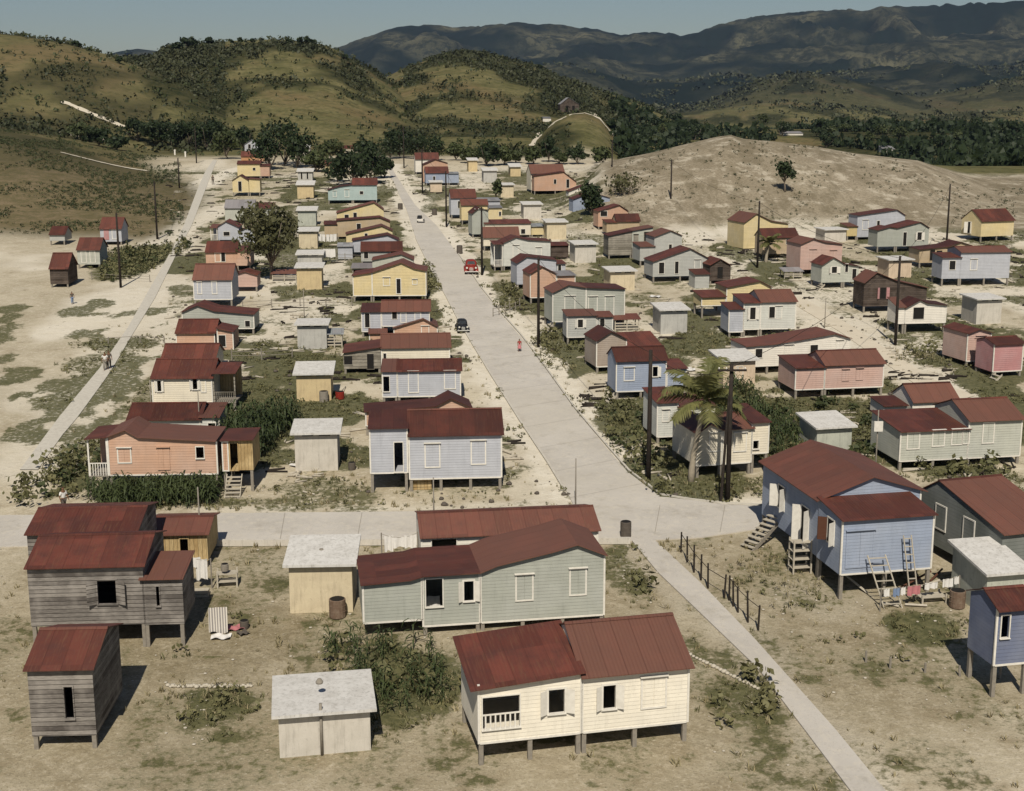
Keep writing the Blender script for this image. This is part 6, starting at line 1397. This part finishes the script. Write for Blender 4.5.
for i, (x, y) in enumerate([(497,262),(420,450),(300,465),(690,370),(663,275),(655,297)]):
    k = on_ground(x, y); cloth(['pale cloth spread on the ground by the light blue house','pale sheet lying beside the broad blue house','pale sheet on the ground left of the broad blue house','white sheet spread on the grass below the shed with pale roof','white bundle on the ground under the house with lattice shutter','white sheet spread near the lattice-shuttered house'][i], (k[0], k[1], k[2] + .02), 1.3, .9, 'cloth_w', i * 30, 'sheets spread to bleach', 41 + i, 'spread_cloth', 'cloth', True)
for i, (x, y) in enumerate([(175, 154.5), (185.5, 156.5)]):
    k = on_ground(x, y); e = empty('marker_post', k); tag(e, ['left', 'right'][i] + ' one of two white posts before the dark trees at the footpath head', 'post', 'white posts'); e.scale = (.7,) * 3; mb = MB(); mb.box(-.25, .25, -.2, .2, -.2, 1.5); mb.hexa([(-.36,-.26,1.5),(.36,-.26,1.5),(.36,.26,1.5),(-.36,.26,1.5)], [(-.2,-.1,1.75),(.2,-.1,1.75),(.2,.1,1.75),(-.2,.1,1.75)]); mb.build('shaft', MAT['trim'], e)

# ------------------------------------------------------------------ vehicles
def section_body(sections, mat, name, e, smooth=True):
    """loft of rounded cross sections along y: (y, half width, z low, z high, top half width)"""
    mb = MB(); k = 16
    for (y, hw, z0, z1, tw) in sections:
        for q in range(k):
            t_ = 2 * math.pi * q / k; c, s_ = math.cos(t_), math.sin(t_); sx = math.copysign(abs(c) ** .55, c); sz = math.copysign(abs(s_) ** .55, s_)
            wz = hw + (tw - hw) * max(0, sz); mb.v.append((wz * sx, y, (z0 + z1) / 2 + (z1 - z0) / 2 * sz))
    n = len(sections)
    for i in range(n - 1):
        for q in range(k): a = i * k + q; b = i * k + (q + 1) % k; mb.f.append((a, b, b + k, a + k))
    mb.f += [tuple(range(k - 1, -1, -1)), tuple(range((n - 1) * k, n * k))]
    return mb.build(name, MAT[mat], e, smooth=smooth)
def wheel(e, x, y, r=.34, w=.16):
    mb = MB(); k = 18
    prof = [(r * .62, -w/2), (r * .95, -w/2), (r, -w/4), (r, w/4), (r * .95, w/2), (r * .62, w/2)]
    for a_, b_ in prof:
        for q in range(k): t_ = 2*math.pi*q/k; mb.v.append((x + b_, y + a_ * math.cos(t_), r + a_ * math.sin(t_)))
    for i in range(5):
        for q in range(k): a = i*k+q; b = i*k+(q+1) % k; mb.f.append((a, b, b+k, a+k))
    o_ = mb.build('wheel', MAT['rubber'], e); m2 = MB()
    for b_ in (-w * .42, w * .42):
        for q in range(k): t_ = 2*math.pi*q/k; m2.v.append((x + b_, y + r*.63 * math.cos(t_), r + r*.63 * math.sin(t_)))
    for q in range(k): m2.f.append((q, (q+1) % k, k + (q+1) % k, k + q))
    m2.f += [tuple(range(k - 1, -1, -1)), tuple(range(k, 2*k))]; m2.build('rim', MAT['chrome'], o_)
def old_car(label, px, py, yaw, mat='carred', scale=1., cargo=False):
    p = on_ground(px, py); e = empty('parked_car', (p[0], p[1], p[2] + .0), R(yaw)); tag(e, label, 'car', 'cars on the main road'); e.scale = (scale,) * 3
    section_body([(0, .34, .48, .92, .26), (.12, .42, .42, 1.02, .32), (1.1, .56, .36, 1.10, .46), (1.35, .78, .34, 1.12, .62), (3.5, .80, .34, 1.12, .66), (4.3, .62, .40, .95, .5), (4.5, .45, .5, .8, .4)], mat, 'body', e)
    section_body([(1.3, .66, 1.0, 1.15, .60), (1.62, .68, 1.0, 1.60, .52), (2.0, .70, 1.0, 1.70, .54), (2.9, .70, 1.0, 1.68, .54), (3.4, .66, 1.0, 1.45, .5), (3.8, .55, .95, 1.12, .45)], mat, 'cab', e)
    for s_ in (-1, 1):
        for y in (.55, 3.35):
            mb = MB(); pts = []
            for q in range(9): a = math.pi * q / 8; pts.append((y - .5 * math.cos(a), .36 + .44 * math.sin(a)))
            for (x_, sc_) in ((s_ * .48, .92), (s_ * .66, 1.), (s_ * .84, .96), (s_ * .88, .80)):
                for (yy, zz) in pts: mb.v.append((x_, y + (yy - y) * sc_, .36 + (zz - .36) * sc_))
            for r_ in range(3):
                for q in range(8): a = r_ * 9 + q; mb.f.append((a, a + 1, a + 10, a + 9))
            mb.build('fender', MAT[mat], e, smooth=True); wheel(e, s_ * .72, y)
        mb = MB(); mb.lathe([(.02, -.12), (.10, -.06), (.13, .04)], 12); q = mb.build('headlight', MAT['chrome'], e, (s_ * .55, .12, .86)); q.rotation_euler = (R(90), 0, 0)
        m3 = MB(); m3.lathe([(.11, .041), (.07, .06), (.01, .068)], 12); m3.build('lens', MAT['lamp'], q)
        mb = MB(); mb.hexa([(s_*.695-.01, 1.75, 1.18), (s_*.695+.01, 1.75, 1.18), (s_*.695+.01, 3.1, 1.18), (s_*.695-.01, 3.1, 1.18)], [(s_*.625-.01, 1.85, 1.52), (s_*.625+.01, 1.85, 1.52), (s_*.625+.01, 2.95, 1.52), (s_*.625-.01, 2.95, 1.52)]); mb.build('side_window', MAT['glass'], e)
    mb = MB(); mb.hexa([(-.5, 1.30, 1.14), (.5, 1.30, 1.14), (.5, 1.36, 1.14), (-.5, 1.36, 1.14)], [(-.42, 1.52, 1.54), (.42, 1.52, 1.54), (.42, 1.58, 1.54), (-.42, 1.58, 1.54)]); mb.build('windscreen', MAT['glass'], e)
    mb = MB()
    for i in range(7): mb.box(-.24 + i * .07, -.205 + i * .07, -.04, .02, .52, .90)
    mb.build('grille', MAT['chrome'], e); mb = MB(); mb.tube([(-.82, -.12, .42), (0, -.2, .42), (.82, -.12, .42)], .055, 8); mb.build('bumper', MAT['chrome'], e)
    return e
old_car('old round-fendered red car parked at the roadside pole, facing us', 471.5, 275, 4)
old_car('small dark car seen end on at the left edge of the main road', 463.5, 333.5, 8, 'carblack', .72)
p = on_ground(420, 223.5); e = empty('cart', p, R(-10)); tag(e, 'little black and white cart on the upper main road', 'cart'); e.scale = (.62,) * 3; mb = MB(); mb.box(-.75, .75, 0, 1.9, .7, 1.15); mb.build('box', MAT['trim'], e)
mb = MB(); mb.prism([(-.8, 0, 1.15), (.3, 0, 1.15), (.2, .2, 2.0), (-.7, .2, 2.0)], [(-.8, 1.4, 1.15), (.3, 1.4, 1.15), (.2, 1.2, 2.0), (-.7, 1.2, 2.0)]); mb.build('hood', MAT['carblack'], e)
for s_ in (-1, 1): wheel(e, s_ * .85, .95, .5, .1)

# ------------------------------------------------------------------ people
def skin_mesh(name, verts, edges, radii, mat, root=0, lv=2):
    me_ = bpy.data.meshes.new(name + '_cage'); me_.from_pydata(verts, edges, []); ob = bpy.data.objects.new(name + '_cage', me_); COL.objects.link(ob)
    m = ob.modifiers.new('s', 'SKIN'); m.use_smooth_shade = True
    for i, r_ in enumerate(radii): me_.skin_vertices[0].data[i].radius = r_ if isinstance(r_, tuple) else (r_, r_); me_.skin_vertices[0].data[i].use_root = (i == root)
    ob.modifiers.new('d', 'SUBSURF').levels = lv
    dg = bpy.context.evaluated_depsgraph_get(); dg.update(); out = bpy.data.meshes.new_from_object(ob.evaluated_get(dg)); bpy.data.objects.remove(ob); out.name = name
    out.materials.clear(); out.materials.append(MAT[mat]); return out
def person(label, px, py, yaw, s=1.0, shirt='cloth_w', legs='cloth_b', stride=.12, dress=False):
    p = on_ground(px, py); e = empty('person', p, R(yaw)); tag(e, label, 'person', None); e.scale = (s,) * 3
    st = stride
    V = [(0,0,.95),(0,0,1.2),(0,0,1.42),(0,0,1.50),(0,-.01,1.62),(0,-.01,1.70),
         (-.10,0,.90),(-.11,-st,.50),(-.11,-st*.6,.08),(-.11,-st*.6-.14,.04),(.10,0,.90),(.11,st,.50),(.11,st*1.5,.08),(.11,st*1.5-.14,.04),
         (-.18,0,1.40),(-.25,.04,1.15),(-.27,-.06,.92),(-.27,-.09,.83),(.18,0,1.40),(.25,-.04,1.15),(.27,-.14,.93),(.27,-.18,.84)]
    E = [(0,1),(1,2),(2,3),(3,4),(4,5),(0,6),(6,7),(7,8),(8,9),(0,10),(10,11),(11,12),(12,13),(2,14),(14,15),(15,16),(16,17),(2,18),(18,19),(19,20),(20,21)]
    Rr = [(.13,.10),(.12,.09),(.13,.09),.05,.09,.07,.085,.06,.04,.035,.085,.06,.04,.035,.055,.042,.03,.035,.055,.042,.03,.035]
    link('body', skin_mesh('body', V, E, Rr, 'skin'), e)
    link('shirt', skin_mesh('shirt', [V[0],V[1],(0,0,1.43),V[14],(-.23,.03,1.2),V[18],(.23,-.03,1.2)], [(0,1),(1,2),(2,3),(3,4),(2,5),(5,6)], [(.155,.12),(.145,.11),(.13,.10),.075,.065,.075,.065], shirt), e)
    if dress: mb = MB(); mb.lathe([(.15, 1.0), (.19, .85), (.27, .5), (.28, .48), (.1, .9)], 14); mb.build('skirt', MAT[legs], e, smooth=True)
    else: link('trousers', skin_mesh('trousers', [V[0],V[6],V[7],(-.11,-st*.65,.12),V[10],V[11],(.11,st*1.45,.12)], [(0,1),(1,2),(2,3),(0,4),(4,5),(5,6)], [(.15,.12),.11,.085,.07,.11,.085,.07], legs), e)
    link('hair', skin_mesh('hair', [(0,.015,1.66),(0,.01,1.73)], [(0,1)], [.098,.07], 'hair'), e)
person('child in red clothes standing in the middle of the main road', 519.5, 352, 10, .72, 'cloth_r', 'cloth_p', .1, True)
person('person in white shirt by the bushes at the left edge above the street', 64.5, 514, 60, 1.0, 'cloth_w', 'dkstone', .1)
person('person in pale clothes walking on the footpath, left of the pair', 105.5, 370.5, 20, .95, 'cloth_w', 'pier', .16)
person('person in dark clothes walking on the footpath, right of the pair', 109.5, 369, 20, .95, 'dkstone', 'dkstone', .16)
person('tiny dark figure far up the bare lot beside the footpath', 213, 184.5, 0, 1.1, 'dkstone', 'dkstone', .12)
person('small dark figure on the bare slope left of the footpath', 72.5, 304, 30, .8, 'dkstone', 'cloth_b', .12)
# little rough shelters and pigsties in the yards
def pen(label, crop, x, y, w, d, h, yaw, roofm='roof_u'):
    k = CROP[crop]; p = on_ground(k[0] + x / k[2], k[1] + y / k[2]); e = empty('animal_pen', p, R(yaw)); tag(e, label, 'pen', 'rough pens in the yards')
    for u in (0, w / 2, w):
        for v_ in (0, d): mb = MB(); mb.box(u - .05, u + .05, v_ - .05, v_ + .05, -.1, h); mb.build('post', MAT['paleplk'], e)
    for i in range(3): z = .2 + i * h * .22; mb = MB(); mb.box(0, w, -.03, 0, z, z + .12); mb.build('rail', MAT['paleplk'], e)
    r_ = loft([(-.2, -.2, h), (-.2, d + .2, h + .3)], [(w + .2, -.2, h), (w + .2, d + .2, h + .3)], .04); r_.build('roof', MAT[roofm], e)
pen('low open pen with dark red roof behind the small grey house', 'B6', 650, 572, 2.4, 1.6, 1.2, 8, 'rust_u')
pen('low rough pen beside the middle grey shed of the bare yard', 'B4', 605, 608, 1.4, 1.4, 1.3, 6, 'zinc_u')
pen('grey pen with tin sheet in the yard of the salmon-pink house', 'B1', 590, 558, 2.2, 1.6, .9, 8, 'zinc_u')
pen('open pen of sticks beneath the tall leafy tree', 'A2', 372, 722, 2.8, 1.6, .9, 4, 'rust_u')

# vent pipe on the nearest shed
for o in bpy.data.objects:
    if o.get('label', '').startswith('shed with white slab roof at the bottom'):
        mb = MB(); mb.tube([(1.75, -.07, 0), (1.75, -.07, 2.25)], .06, 8); mb.build('vent_pipe', MAT['pier'], o, smooth=True)
        mb = MB(); mb.lathe([(.14, 2.55), (.16, 2.62), (.08, 2.75), (.02, 2.78)], 10, (1.75, 1.2, 0)); mb.build('roof_vent', MAT['pier'], o)
    if o.get('label', '').startswith('cream shed with wide grey slab roof'):
        mb = MB(); mb.lathe([(.08, 2.6), (.14, 2.8), (.10, 2.9), (.02, 2.92)], 10, (1.6, 1.4, 0)); mb.build('roof_vent', MAT['pier'], o)
# ------------------------------------------------------------------ the air between here and the mountains
mb = MB(); mb.box(-8600, 8600, -60, 6480, GZMIN - 1., max(HC, float(ZMAX)) + 4.)
t_ = bpy.data.materials.new('air'); t_.use_nodes = True; n_ = t_.node_tree; n_.nodes.clear()
pv = n_.nodes.new('ShaderNodeVolumePrincipled'); oo = n_.nodes.new('ShaderNodeOutputMaterial'); n_.links.new(pv.outputs[0], oo.inputs['Volume'])
pv.inputs['Color'].default_value = (.42, .58, .95, 1); pv.inputs['Density'].default_value = 2.6e-5; pv.inputs['Anisotropy'].default_value = .0
o = mb.build('haze', t_); tag(o, kind='stuff')
# ------------------------------------------------------------------ light
world = bpy.data.worlds.new('World'); scene.world = world; world.use_nodes = True
nt = world.node_tree; bg = nt.nodes['Background']
SUN_EL, SUN_AZ = 48., 181.                       # azimuth from +Y clockwise: the sun stands behind the camera
sky = nt.nodes.new('ShaderNodeTexSky'); sky.sky_type = 'NISHITA'; sky.sun_disc = False
sky.sun_elevation = R(SUN_EL); sky.sun_rotation = R(SUN_AZ); sky.air_density = 1.0; sky.dust_density = .6; sky.ozone_density = 2.
nt.links.new(sky.outputs[0], bg.inputs[0]); bg.inputs[1].default_value = .05
sl = bpy.data.lights.new('sun', 'SUN'); sl.energy = 5.0; sl.angle = R(.55); sl.color = (1., .925, .79)
so = bpy.data.objects.new('sun', sl); COL.objects.link(so)
d = Vector((math.sin(R(SUN_AZ)) * math.cos(R(SUN_EL)), math.cos(R(SUN_AZ)) * math.cos(R(SUN_EL)), math.sin(R(SUN_EL))))
so.rotation_euler = (-d).to_track_quat('-Z', 'Y').to_euler(); so.location = (0, -50, 120)
scene.view_settings.view_transform = 'Standard'; scene.view_settings.look = 'None'; scene.view_settings.gamma = 1; scene.view_settings.exposure = -.08
scene.render.engine = 'CYCLES'; scene.cycles.max_bounces = 4; scene.cycles.diffuse_bounces = 2; scene.cycles.volume_bounces = 0; scene.cycles.use_denoising = True
